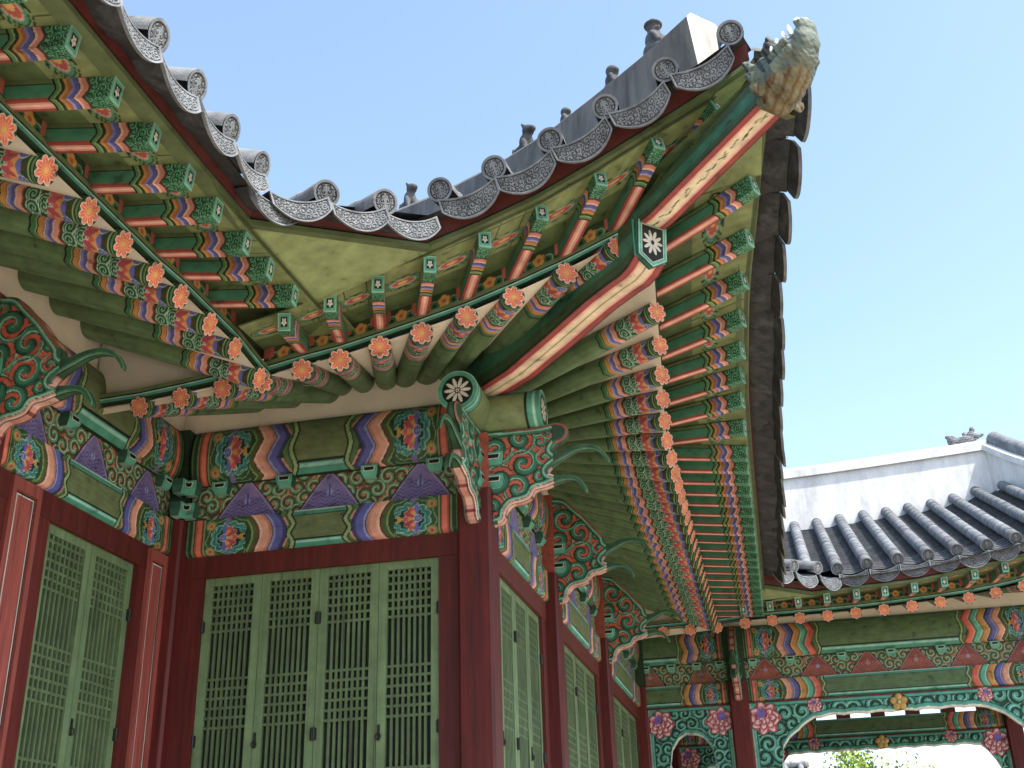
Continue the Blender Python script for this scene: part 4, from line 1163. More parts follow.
# ------------------------------------------------------------------ tiles
TR = 0.088
CLAY = C('6f7274'); DCLAY = C('4a4d50')
def relief_disc(kind):
    m = MB()
    R, A = np.meshgrid(np.linspace(0, TR, 44), np.linspace(0, 2 * math.pi, 121), indexing='ij')
    X, Y = R * np.cos(A), R * np.sin(A)
    rr = R / TR
    h = np.where(rr > 0.8, 0.010, 0.0)
    sc = pat_scroll(np.abs(X) + 0.02, Y, 0.045, (0, 0, 0), (1, 1, 1), (1, 1, 1), (1, 1, 1), 4, 1.3)
    mot = np.where((rr < 0.72) & ((sc[..., 0] > 0.5) | (np.abs(X) < 0.007) & (rr < 0.6)), 1.0, -0.1) * 0.007
    mot = np.where(rr < 0.72, mot, 0)
    h = h + mot
    colr = base(X, CLAY * 0.5); put(colr, (rr > 0.8), CLAY * 1.0); put(colr, (mot > 0.003), CLAY * 1.0); put(colr, (rr > 0.72) & (rr < 0.8), DCLAY * 0.5)  # recess shade painted into the clay: dark ground, lighter rim and motif
    m.grid(np.stack([-h, X, Y], -1), colr, smooth=True, flip=True)
    return m
def round_end_mesh():
    m = relief_disc(0)
    return m
def cover_mesh(length, end=True):
    """round cover tiles in a row: local x inward, circle centre on axis, with joints every .34"""
    m = MB()
    n = 18; s = 0.0; nt = max(1, int(round(length / 0.34))); step = length / nt
    for i in range(nt):
        s0, s1 = i * step, (i + 1) * step
        j = 0.004 * math.sin(i * 7.3)
        S, A = np.meshgrid([s0, s0 + 0.003, s1], np.linspace(-0.35, math.pi + 0.35, n), indexing='ij')
        R = TR + np.array([-0.006, 0.002, -0.006])[:, None] + 0 * A
        P = np.stack([S, R * np.cos(A), R * np.sin(A) + j], -1)
        m.grid(P, CLAY * (0.85 + 0.3 * random.random()), smooth=True)
    return mesh_from(m, 'cover_tile_row', M_TILE)
END = mesh_from(round_end_mesh(), 'round_end_tile', M_TILE)

def drip_mesh(W, tilt=0.5):
    """drip tile: concave pan with a hanging crescent front plate. local x inward, y across, z up"""
    m = MB(); hwid = W / 2 - 0.004; sag = 0.05
    y = np.linspace(-1, 1, 41)
    prof = sag * (y ** 2) - sag
    S, Y = np.meshgrid(np.linspace(0.0, 0.75, 3), y, indexing='ij')
    m.grid(np.stack([S, Y * hwid, sag * (Y ** 2) - sag + 0 * S], -1), CLAY * 0.75, smooth=True)
    m.grid(np.stack([S, Y * hwid, sag * (Y ** 2) - sag - 0.018 + 0 * S], -1), C('3b3d3f'), smooth=True, flip=True)
    # front plate: between top arc and a deeper lower arc, tilted outwards
    y = np.linspace(-1, 1, 121)
    V, Y = np.meshgrid(np.linspace(0, 1, 46), y, indexing='ij')
    top = sag * Y ** 2 - sag; dep = 0.165 * (1 - 0.36 * np.abs(Y) ** 2.4)
    z = top - math.sqrt(1 - tilt * tilt) * V * dep; x = -tilt * V * dep - 0.012
    edge = np.minimum(np.minimum(V, 1 - V) * dep, (1 - np.abs(Y)) * hwid)
    sc = pat_scroll(Y * hwid, V * dep + 0.03 * Y ** 2, 0.05, (0, 0, 0), (1, 1, 1), (1, 1, 1), (1, 1, 1), 9, 1.5)
    mot = np.where(sc[..., 0] > 0.5, 0.5, -0.2)
    rel = np.where(edge < 0.014, 0.008, np.where(edge > 0.02, np.clip(mot * 2, -0.2, 1) * 0.006, 0))
    colr = base(Y, CLAY * 0.45); put(colr, edge < 0.014, CLAY * 0.95); put(colr, (mot > 0.2) & (edge > 0.02), CLAY * 0.95); put(colr, (edge > 0.014) & (edge < 0.02), DCLAY * 0.5)  # shade of the hollows painted in: darker field, lighter rim and scrolls
    m.grid(np.stack([x - rel, Y * hwid, z], -1), colr, smooth=True, flip=False)
    m.grid(np.stack([x + 0.016, Y * hwid, z], -1), C('3b3d3f'), smooth=True, flip=True)
    # edge closing strips
    zz = z[-1]; xb = x[-1]
    P = np.stack([np.stack([xb - 0.008, y * hwid, zz], -1), np.stack([xb + 0.016, y * hwid, zz], -1)], 0); m.grid(P, CLAY)
    for k in (0, -1):
        P = np.stack([np.stack([x[:, k] - 0.008, Y[:, k] * hwid, z[:, k]], -1), np.stack([x[:, k] + 0.016, Y[:, k] * hwid, z[:, k]], -1)], 0); m.grid(P, CLAY)
    return mesh_from(m, 'drip_tile', M_TILE)

def tile_frame(p, n, slope, tang_slope):
    """x axis inward & up, y along the eave (follows its slope), at p; n outward horizontal"""
    n = Vector(n).normalized()
    x = Vector((-n.x, -n.y, slope)).normalized()
    t = n.cross(Vector((0, 0, 1))).normalized(); t = Vector((t.x, t.y, -tang_slope)).normalized()
    z = x.cross(t).normalized(); yv = z.cross(x)
    p = Vector(p)
    return Matrix(((x.x, yv.x, z.x, p.x), (x.y, yv.y, z.y, p.y), (x.z, yv.z, z.z, p.z), (0, 0, 0, 1)))

def tile_run(par, rounds, n_list, slope, lens, W, dz=-0.06, tilt=0.5):
    """rounds: centres of the end discs, in order; drips between neighbours"""
    R_ = arr(rounds)
    drip = drip_mesh(W, tilt)
    cov = {}
    for i, p in enumerate(R_):
        t = R_[min(i + 1, len(R_) - 1)] - R_[max(i - 1, 0)]
        n = np.array(n_list[i] if len(n_list) > 1 else n_list[0], float)
        tx = np.cross([0, 0, 1], n); hd = t.dot(tx)
        ts = t[2] / hd if abs(hd) > 1e-6 else 0
        M = tile_frame(p, n, slope, ts)
        Lr = lens[i] if len(lens) > 1 else lens[0]
        if Lr > 0.1:
            key = round(Lr, 1)
            if key not in cov: cov[key] = cover_mesh(max(key, 0.3))
            c = put_mesh('cover_tile_row', cov[key], par, M)
        else:
            key = 0.3
            if key not in cov: cov[key] = cover_mesh(0.3)
            c = put_mesh('cover_tile_row', cov[key], par, M)
        link('round_end_tile', END, c)
    for i in range(len(R_) - 1):
        p = (R_[i] + R_[i + 1]) / 2; t = R_[i + 1] - R_[i]
        n = (np.array(n_list[i] if len(n_list) > 1 else n_list[0]) + np.array(n_list[i + 1] if len(n_list) > 1 else n_list[0])) / 2
        tx = np.cross([0, 0, 1], n); hd = t.dot(tx); ts = t[2] / hd
        jit = Matrix.Translation((random.uniform(-0.015, 0.015), 0, random.uniform(-0.006, 0.006)))
        M = tile_frame(p + UP * dz + n * 0.02, n, slope, ts) @ jit
        put_mesh('drip_tile', drip, par, M)

# A eave
A_R = [(-2.70, 5.30 - 0.41 * i, 4.095 + 0.05 * math.exp(-i)) for i in range(15)]
tile_run(hall, [(-2.74, 5.9, 4.27)] * 0 + A_R, [(1, 0, 0)], 0.34, [5.5], 0.41, dz=-0.075, tilt=0.55)
# chamfer over the inner valley
V_R = [(-2.80 + 0.02, 5.50, 4.30), (-2.50, 5.835, 4.255), (-2.21, 6.145, 4.335), (-1.93, 6.47, 4.50)]
nv_ = np.array([0.73, -0.685, 0]); nv_ /= np.linalg.norm(nv_)
dripV = drip_mesh(0.40)
covV = cover_mesh(1.4)
V_R = [tuple(np.array(p) * 0.978) for p in V_R]
for p in V_R[1:3]:
    c = put_mesh('cover_tile_row', covV, hall, tile_frame(p, nv_, 0.3, 0.25)); link('round_end_tile', END, c)
for p in ((-2.63, 5.70, 4.115), (-2.345, 6.0, 4.175), (-2.085, 6.285, 4.235)):
    put_mesh('drip_tile', dripV, hall, tile_frame(np.array(p) * 0.978 + UP * 0.07, nv_, 0.3, 0.22))
put_mesh('drip_tile', dripV, hall, tile_frame((-2.69, 5.46, 4.035), (0.92, -0.39, 0), 0.3, 0.1))
# B eave
B_R = [tuple(np.array(p) * 0.985) for p in [(-1.927, 6.477, 4.597), (-1.53, 6.454, 4.69), (-1.122, 6.421, 4.821), (-0.723, 6.38, 4.987), (-0.292, 6.327, 5.167), (0.165, 6.26, 5.324)]]
tile_run(hall, B_R, [(0, -1, 0)], 0.30, [1.6, 1.4, 1.2, 0.9, 0.6, 0.3], 0.43, dz=-0.085, tilt=0.06)
# C eave
C_R = []
yy = 6.55
Ecs = arr(C_E)
while yy < 15.7:
    x = np.interp(yy, Ecs[:, 1], Ecs[:, 0]); z = np.interp(yy, Ecs[:, 1], Ecs[:, 2])
    C_R.append((x + 0.25 + (0.02 if yy > 9 else 0), yy, z + 0.30)); yy += 0.415
C_R.append((0.02, 15.95, 4.25))
tile_run(hall, C_R, [(1, 0, 0)], 0.34, [min(5.0, max(0.3, p[1] - 6.35)) for p in C_R], 0.452, dz=-0.085, tilt=0.62)
# D valley and eave
nd = np.array([0.72, -0.69, 0]); nd /= np.linalg.norm(nd)
for p in ((0.30, 15.83, 4.20), (0.62, 16.12, 4.22)):
    c = put_mesh('cover_tile_row', covV, gallery, tile_frame(p, nd, 0.3, 0.0)); link('round_end_tile', END, c)
for p in ((0.12, 15.65, 4.09), (0.44, 15.96, 4.08), (0.76, 16.27, 4.09)):
    put_mesh('drip_tile', dripV, gallery, tile_frame(np.array(p) + UP * 0.04, nd, 0.3, 0.0))
D_R = [(0.90, 16.45, 4.27), (1.306, 16.45, 4.301), (1.728, 16.45, 4.334), (2.131, 16.45, 4.353), (2.519, 16.45, 4.387), (2.918, 16.45, 4.42), (3.306, 16.45, 4.482), (3.70, 16.44, 4.57), (4.10, 16.43, 4.67), (4.5, 16.42, 4.79), (4.9, 16.4, 4.93), (5.25, 16.38, 5.06)]
D_LEN = 5.2
tile_run(gallery, D_R, [(0, -1, 0)], 0.455, [D_LEN] * 8 + [4.6, 3.6, 2.6, 1.6], 0.405, dz=-0.075)
# extra rows left of the valley on the gallery roof
slopeD = 0.455
for x, y0 in ((0.50, 16.85), (0.10, 17.25), (-0.30, 17.65), (-0.70, 18.05)):
    put_mesh('cover_tile_row', cover_mesh(round((21.2 - y0) * 1.098, 1)), gallery, tile_frame((x, y0, 4.25 + slopeD * (y0 - 16.45)), (0, -1, 0), slopeD, 0))
# shingled pans on the gallery roof
m = MB()
xs_r = [-0.70, -0.30, 0.10, 0.50] + [p[0] for p in D_R]
for i in range(len(xs_r) - 1):
    x0, x1 = xs_r[i], xs_r[i + 1]
    za = 4.25 if x0 < 0.9 else D_R[[p[0] for p in D_R].index(x0)][2]; zb = 4.27 if x1 < 0.95 else D_R[[p[0] for p in D_R].index(x1)][2]
    ys = 16.45 if x0 >= 0.9 else 16.45 + (0.9 - x0)
    hmax = 4.75
    u = np.linspace(0, 1, 9)
    pts = []; rows = []
    hh = ys - 16.45
    while hh < hmax:
        for hs, lift in ((hh, 0.034), (hh + 0.125, 0.0)):
            zc = (za * (1 - u) + zb * u) + slopeD * hs - 0.085 - 0.05 * (1 - (2 * u - 1) ** 2) + lift
            rows.append(np.stack([x0 + (x1 - x0) * u, np.full(9, 16.45 + hs), zc], -1))
        hh += 0.125
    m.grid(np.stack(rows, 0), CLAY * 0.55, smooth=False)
part(m, 'pan_tiles', M_TILE, gallery)

m = MB()
m.poly([(-3.9, 6.62, 4.06), (-3.9, 7.6, 4.06), (-2.85, 7.6, 4.06), (-2.85, 6.62, 4.06)], C('7f8c55'))
part(m, 'valley_board', M_PAINT, hall)
# roof beds (big slopes under the tiles)
def bed(par, eave, inn, name='roof_bed'):
    m = MB(); a, b = resample(eave, 24), resample(inn, 24)
    m.grid(np.stack([a, b], 1), DCLAY); m.grid(np.stack([a - UP * 0.06, b - UP * 0.06], 1), DCLAY, flip=True)
    part(m, name, M_TILE, par)
S_ = 0.40
bed(hall, [(-2.9, -1.0, 4.16), (-2.9, 5.6, 4.16)], [(-9, -1.0, 4.16 + S_ * 6.1), (-9, 11.7, 4.16 + S_ * 6.1)])
bed(hall, [(-2.9, 5.6, 4.16), (-2.0, 6.58, 4.46)], [(-9, 11.7, 4.16 + S_ * 6.1), (-8.1, 12.7, 4.46 + S_ * 6.1)])
bed(hall, [(p[0], p[1] + 0.12, p[2] + 0.29) for p in B_E], [(p[0] - 6.0, p[1] + 6.2, 4.46 + S_ * 6.2) for p in B_E])
bed(hall, [(p[0], p[1], p[2] + 0.29) for p in C_E], [(p[0] - 6.0, p[1] + 6.2, 4.46 + S_ * 6.2) for p in C_E])
bed(gallery, [(0.2, 16.0, 4.12)] + [(p[0], p[1] + 0.15, p[2] - 0.19) for p in D_R], [(-5, 21.2, 6.1)] + [(min(p[0], 4.3), 21.2, 6.25) for p in D_R])
bed(gallery, [(-5, 21.0, 6.2), (6.0, 21.0, 6.2)], [(-5, 25.6, 4.0), (6.0, 25.6, 4.0)])
# right hip slope of the gallery roof
bed(gallery, [(5.3, 16.5, 4.9), (6.6, 18.5, 4.3), (6.6, 24, 4.3)], [(4.3, 21.0, 6.2), (4.4, 21.1, 6.2), (4.4, 21.2, 6.2)])
# gallery ceiling
m = MB(); m.box(XC + 0.15, 4.4, YD + 0.15, YD + 4.65, 4.1, 4.14, C('4d5a38')); part(m, 'ceiling', M_PAINT, gallery)

# ------------------------------------------------------------------ ridges
diag_in = np.array([-1.0, 1.0, 0]) / math.sqrt(2); side = np.array([1.0, 1.0, 0]) / math.sqrt(2)
RID = [(0.0, 5.27, 5.735), (0.5, 5.10, 5.75), (1.1, 5.12, 5.81), (1.8, 5.22, 5.90), (2.6, 5.42, 6.08), (3.6, 5.75, 6.38), (4.6, 6.15, 6.74), (6.5, 6.9, 7.5), (8.5, 7.7, 8.3)]
m = MB()
R0 = np.array([0.0, 6.54, 0])
LIGHT = C('6b6964')
rows = []
def rsec(t, zb, zt):
    c = R0 + diag_in * t
    wb, wt = 0.10 + 0.09 * min(1, t / 0.6), 0.155
    return [c - side * wb + UP * zb, c - side * wt + UP * (zt - 0.05), c - side * (wt - 0.04) + UP * zt, c + side * (wt - 0.04) + UP * zt, c + side * wt + UP * (zt - 0.05), c + side * wb + UP * zb]
tt = np.linspace(0, 8.5, 60); Rr = arr(RID)
for t in tt: rows.append(rsec(t, np.interp(t, Rr[:, 0], Rr[:, 1]), np.interp(t, Rr[:, 0], Rr[:, 2])))
rows = arr(rows)
for k in range(5): m.grid(rows[:, k:k + 2], LIGHT, flip=True)
m.poly(rows[0][::-1], C('b5b1a6'))
part(m, 'hip_ridge', M_RIDGE, hall)

m = MB()
WHT = C('c9c8c4')
xr = np.linspace(-6.0, 4.05, 60)
def zt_(x): return 7.36 + 0.022 * np.clip(x - 0.3, 0, None) ** 1.35 + 0.010 * np.clip(x - 0.3, 0, None)
zb_ = 6.2
yr = 21.12
w2 = 0.2
top = np.array([zt_(x) for x in xr])
f = lambda yv, z: np.stack([xr, np.full(60, yv), z], -1)
m.grid(np.stack([f(yr - w2, np.full(60, zb_)), f(yr - w2, top - 0.17)], 1), WHT)
m.grid(np.stack([f(yr - w2 - 0.06, top - 0.17), f(yr - w2 - 0.06, top - 0.02)], 1), WHT * 0.97)
m.grid(np.stack([f(yr - w2, top - 0.17), f(yr - w2 - 0.06, top - 0.17)], 1), WHT * 0.9)
m.grid(np.stack([f(yr - w2 - 0.06, top - 0.02), f(yr - w2 + 0.06, top + 0.05), f(yr + w2 - 0.06, top + 0.05), f(yr + w2 + 0.06, top - 0.02)], 1), WHT * 0.95)
m.grid(np.stack([f(yr + w2 + 0.06, top - 0.02), f(yr + w2 + 0.06, top - 0.17), f(yr + w2, top - 0.17), f(yr + w2, np.full(60, zb_))], 1), WHT)
e = [(4.05, yr - w2, zb_), (4.05, yr + w2, zb_), (4.05, yr + w2, top[-1] + 0.04), (4.05, yr - w2, top[-1] + 0.04)]
m.poly(e, WHT)
part(m, 'main_ridge', mk_mat('white_ridge_plaster', 0.8, 0.2, 0.16, 0.85, 5.0, 0.25, 20.0, stretch=(1, 1, 0.3), dirtcol=(0.30, 0.31, 0.33)), gallery)
# descending ridge at the right end of the gallery roof
m = MB()
def dsec(t):
    # from the ridge end forward (towards -Y) and down, turning to the right hip
    P = [(3.98, 21.0), (4.25, 20.2), (4.62, 19.2), (5.0, 18.2), (5.35, 17.2)]
    zb = [6.1, 5.85, 5.45, 5.1, 4.9]; zt2 = [7.55, 7.0, 6.35, 5.8, 5.5]
    k = np.linspace(0, 1, 5)
    x = np.interp(t, k, [p[0] for p in P]); yv = np.interp(t, k, [p[1] for p in P])
    return x, yv, np.interp(t, k, zb), np.interp(t, k, zt2)
rows = []
for t in np.linspace(0, 1, 30):
    x, yv, b, z = dsec(t)
    rows.append([(x, yv, b), (x, yv, z - 0.12), (x - 0.06, yv, z - 0.12), (x - 0.06, yv, z), (x + 0.44, yv, z), (x + 0.44, yv, z - 0.12), (x + 0.38, yv, z - 0.12), (x + 0.38, yv, b)])
rows = arr(rows)
for k in range(7): m.grid(rows[:, k:k + 2], WHT, flip=True)
m.poly(rows[-1], WHT); m.poly(rows[0][::-1], WHT)
dr = part(m, 'descending_ridge', bpy.data.materials['white_ridge_plaster'], gallery)
m = MB()
cp = [dsec(t) for t in np.linspace(0.02, 1, 12)]
m.tube([(c[0] + 0.19, c[1], c[3] + 0.06) for c in cp], 0.14, CLAY, 14)
sub(m, 'ridge_cap', M_TILE, dr)

# ------------------------------------------------------------------ teal scroll arches (plates) in the gallery
def arch(x0, x1, yy, zlow, drop, leg, name_seed, small=False, sq=1.0):
    W = x1 - x0
    def inner(u):
        """lower edge height at u (from the nearer side)"""
        mm = np.minimum(u, W - u)
        pts = ([0, leg, leg + 0.04 * sq, leg + 0.10 * sq, leg + 0.22 * sq, leg + 0.42 * sq, leg + 0.62 * sq, leg + 0.9 * sq, 9], [0.2, 0.9, 1.75, 2.15, 2.30, 2.46, 2.57, 2.60 , 2.60]) if not small else ([0, leg, leg + 0.03, leg + 0.09, leg + 0.2, leg + 0.32, 9], [0.2, 0.9, 1.9, 2.22, 2.36, 2.43, 2.43])
        z = np.interp(mm, *pts)
        return z + 0.018 * np.abs(np.sin(u * 9.0)) * (mm > leg + 0.1)
    def sdf(U, V):
        a = np.minimum(np.minimum(U, W - U), np.minimum(Z_B0 - 0.004 - V, V - zlow))
        mm = np.minimum(U, W - U)
        b = np.maximum((V - inner(U)) * 0.8, (leg + 0.02 - 0.05 * np.sin(V * 9) - mm) * 1.0)
        return np.minimum(a, b)
    def colf(U, V, S):
        c = pat_scroll(U, V, 0.26 if not small else 0.2, C('274a34'), C('3fa08c'), C('8fd4c2'), C('3fa08c'), name_seed, 1.5)
        put(c, S < 0.075, C('1f4f48')); put(c, S < 0.066, C('45a894')); put(c, S < 0.022, C('e2e4d4'))
        top = V > Z_B0 - 0.03; put(c, top, C('7a2a20'))
        mm = np.minimum(U, W - U)
        # lotus flowers in the corners
        def lotus(cx, cy, R):
            dx = mm - cx; dy = V - cy
            a = np.arctan2(dy, dx)
            r = np.hypot(dx, dy) / R / (1 + 0.10 * np.cos(7 * a))
            put(c, r < 1.05, C('2a5a4c'))
            put(c, r < 0.98, C('b5283c'))
            kk = np.floor(r * 3.2); aa = (a / (2 * math.pi) * (5 + 2 * kk) + 0.5 * kk) % 1.0; fr = r * 3.2 - kk
            pet = (r < 1.0) & (fr < 1.0 - 0.7 * (2 * np.abs(aa - 0.5)) ** 2.2) & (np.abs(aa - 0.5) < 0.46)
            put(c, pet, C('d0607a')); put(c, pet & (fr > 0.3), C('eaa5a6')); put(c, pet & (fr > 0.62), C('f6d8d0'))
            put(c, (r < 0.62) & (dy > 0.1 * R) & (dx < 0.2 * R), C('b02a46')); put(c, (np.hypot(dx + 0.2 * R, dy - 0.35 * R) < 0.3 * R), C('6a5ac0'))
        if small:
            lotus(0.19, 2.62, 0.20)
        else:
            lotus(0.21, 2.62, 0.23); lotus(0.98, 2.77, 0.11)
            X = U - W / 2; Y = V - 2.735
            r = np.hypot(X, Y); th = np.arctan2(Y, X)
            put(c, r < 0.13, C('5a3018'))
        return c
    def rel(U, V, S, c):
        lum = c[..., 1]
        return np.clip((lum - 0.12) * 0.08, 0, 0.02) * np.clip(S / 0.015, 0, 1)
    m = MB()
    plate(m, 0, W, zlow, Z_B0, 0.0105, sdf, colf, 0.07, lambda u, v, w: np.stack([x0 + u, yy + 0.035 - w, v], -1), lambda u, v: np.broadcast_to(C('d9d3bd'), (len(u), 3)), rel)
    o = part(m, 'scroll_arch', M_PAINT, gallery)
    if not small:
        q = MB()
        cx = (x0 + x1) / 2; cz = 2.735
        for k in range(5):
            a = math.pi / 2 + k * 2 * math.pi / 5
            c = np.array([cx + 0.075 * math.cos(a), yy - 0.05, cz + 0.075 * math.sin(a)])
            A, B = np.meshgrid(np.linspace(0, 2 * math.pi, 15), np.linspace(0.02, math.pi - 0.02, 9), indexing='ij')
            P = c + np.stack([0.056 * np.cos(A) * np.sin(B), -0.03 * np.cos(B), 0.056 * np.sin(A) * np.sin(B)], -1)
            q.grid(P, C('d9b04a'), smooth=True)
        A, B = np.meshgrid(np.linspace(0, 2 * math.pi, 15), np.linspace(0.02, math.pi - 0.02, 9), indexing='ij')
        q.grid(np.array([cx, yy - 0.075, cz]) + 0.03 * np.stack([np.cos(A) * np.sin(B), -np.cos(B), np.sin(A) * np.sin(B)], -1), C('e8dba0'), smooth=True)
        sub(q, 'rosette', M_PAINT, o)
for yy in (YD, YD + 4.8):
    arch(XC + hw, XD[0] - hw, yy, 1.2, 0, 0.25, 3, True)
    arch(XD[0] + hw, XD[1] - hw, yy, 1.2, 0, 0.34 if yy == YD else 0.14, 4, sq=1.0 if yy == YD else 0.55)

# ------------------------------------------------------------------ sculpted things: dragon head, ridge figures, ridge beast
def sculpt(name, balls, voxel, colf, mat, smooth_it=3, rough=0.0):
    """balls: (x,y,z, rx,ry,rz) ellipsoids or ((p),(q),r0,r1) capsules; fused by voxel remesh"""
    m = MB()
    for b in balls:
        if len(b) == 6:
            A, B = np.meshgrid(np.linspace(0, 2 * math.pi, 20, endpoint=False), np.linspace(0.03, math.pi - 0.03, 14), indexing='ij')
            P = np.array(b[:3]) + np.stack([b[3] * np.cos(A) * np.sin(B), b[4] * np.sin(A) * np.sin(B), b[5] * np.cos(B)], -1)
            m.grid(P, GREEN, wrap=True, flip=True); m.poly(P[::-1, 0], GREEN); m.poly(P[:, -1], GREEN)
        else:
            p, q, r0, r1 = b
            n = 8
            m.tube([np.array(p) * (1 - t) + np.array(q) * t for t in np.linspace(0, 1, n)], np.linspace(r0, r1, n), GREEN, 14)
    V = np.concatenate(m.V); L_ = np.concatenate(m.L); T = np.concatenate(m.T)
    me = mesh_from(m, name + '_raw', mat)
    tmp = bpy.data.objects.new('tmp', me); col_main.objects.link(tmp)
    md = tmp.modifiers.new('w', 'WELD'); md.merge_threshold = 1e-5
    md = tmp.modifiers.new('r', 'REMESH'); md.mode = 'VOXEL'; md.voxel_size = voxel
    md = tmp.modifiers.new('s', 'SMOOTH'); md.iterations = smooth_it; md.factor = 0.5
    dg = bpy.context.evaluated_depsgraph_get(); dg.update()
    ev = tmp.evaluated_get(dg)
    out = bpy.data.meshes.new_from_object(ev)
    bpy.data.objects.remove(tmp); bpy.data.meshes.remove(me)
    out.name = name
    n = len(out.vertices); co = np.zeros(n * 3, np.float32); out.vertices.foreach_get('co', co); co = co.reshape(-1, 3)
    for a in list(out.color_attributes): out.color_attributes.remove(a)
    ca = out.color_attributes.new('Col', 'FLOAT_COLOR', 'POINT')
    if rough > 0:
        nrm = np.zeros(n * 3, np.float32); out.vertices.foreach_get('normal', nrm); nrm = nrm.reshape(-1, 3)
        d = np.sin(co[:, 0] * 61 + 2 * np.sin(co[:, 2] * 47)) * np.sin(co[:, 1] * 53 + 1.7) * np.sin(co[:, 2] * 57 + 2 * np.sin(co[:, 0] * 39)) + 0.5 * np.sin(co[:, 0] * 133 + co[:, 2] * 90) * np.sin(co[:, 1] * 121)
        co2 = co + nrm * (d * rough)[:, None]; out.vertices.foreach_set('co', co2.astype(np.float32).ravel()); out.update()
    cc = colf(co)
    ca.data.foreach_set('color', np.concatenate([cc, np.ones((n, 1))], 1).astype(np.float32).ravel())
    out.polygons.foreach_set('use_smooth', np.ones(len(out.polygons), bool))
    out.materials.clear(); out.materials.append(mat)
    return out

# dragon head: local x = forward (outwards along the hip), z up, origin at the back centre
def head_col(co):
    x, y_, z = co[:, 0], co[:, 1], co[:, 2]
    c = np.tile(C('5a645a'), (len(co), 1))
    under = z < -0.06 + 0.0 * x
    c[under] = C('6b6650')
    st = under & (np.sin(y_ * 110 + 14 * x) > 0.45); c[st] = C('5f4a30')
    dk = (z > 0.0) & (x < 0.3) & (np.sin(x * 60 + z * 40) > 0.3); c[dk] = C('2f3a3c')
    wt = (z > 0.235) & (x > 0.42); c[wt] = C('d8d6c8')
    return c
HB = [(0.05, 0, -0.01, 0.13, 0.155, 0.20), (0.18, 0, 0.0, 0.15, 0.145, 0.18), (0.30, 0, 0.02, 0.14, 0.125, 0.15), (0.40, 0, 0.06, 0.12, 0.105, 0.12), (0.47, 0, 0.11, 0.085, 0.09, 0.10),
      (0.49, 0, 0.19, 0.065, 0.075, 0.065), (0.46, 0.04, 0.235, 0.035, 0.03, 0.03), (0.46, -0.04, 0.235, 0.035, 0.03, 0.03)]
for s in (1, -1):
    HB += [(0.21, s * 0.105, 0.13, 0.05, 0.045, 0.05), ((0.12, s * 0.10, 0.13), (0.24, s * 0.12, 0.19), 0.035, 0.03), ((0.02, s * 0.13, 0.05), (-0.05, s * 0.16, 0.13), 0.05, 0.02), ((0.06, s * 0.15, -0.03), (-0.03, s * 0.175, 0.02), 0.05, 0.02),
           ((0.08, s * 0.15, -0.11), (0.0, s * 0.17, -0.08), 0.045, 0.02), ((0.20, s * 0.13, 0.04), (0.40, s * 0.115, 0.11), 0.028, 0.022), ((0.22, s * 0.135, -0.03), (0.42, s * 0.105, 0.05), 0.03, 0.02)]
HEAD = sculpt('head', HB, 0.008, head_col, M_CLAYHEAD, 2, 0.0042)
dh = thing('dragon_head_ornament', (0.37, 6.17, 4.755), 'weathered clay dragon head capping the tip of the raised hip rafter', 'dragon head')
d_ = Vector((1, -1, 0.0)).normalized()
base_h = link('head', HEAD, dh); base_h.matrix_basis = frame((0, 0, 0), tuple(d_)); base_h.scale = (0.72, 1.1, 1.1)
for s in (1, -1):
    for i, (tx, tz) in enumerate(((0.25, 0.085), (0.31, 0.115), (0.37, 0.14), (0.425, 0.165))):
        m = MB(); m.tube([(tx, s * (0.125 - 0.012 * i), tz - 0.03), (tx, s * (0.13 - 0.012 * i), tz + 0.01), (tx - 0.008, s * (0.128 - 0.012 * i), tz + 0.042)], [0.019, 0.018, 0.007], C('dcdccf'), 10)
        m.build('tooth', M_PLASTER, base_h)
    A, B = np.meshgrid(np.linspace(0, 2 * math.pi, 17), np.linspace(0.02, math.pi - 0.02, 10), indexing='ij')
    m = MB(); m.grid(np.array([0.225, s * 0.135, 0.135]) + 0.026 * np.stack([np.cos(A) * np.sin(B), np.sin(A) * np.sin(B), np.cos(B)], -1), C('2a2a26'), smooth=True)
    m.build('eye', M_CLAYHEAD, base_h)
m = MB()  # socket collar round the rafter tip
def coll(t, g): 
    return [(t, -0.135 - g, -0.20 - g), (t, 0.135 + g, -0.20 - g), (t, 0.16 + g, 0.14 + g), (t, -0.16 - g, 0.14 + g)]
a, b = arr(coll(-0.03, -0.02)), arr(coll(0.06, -0.01))
for k in range(4):
    j = (k + 1) % 4; m.poly([a[k], a[j], b[j], b[k]], C('55553f'))
m.poly(a[::-1], C('6a6648'))
m.build('collar', M_CLAYHEAD, base_h)

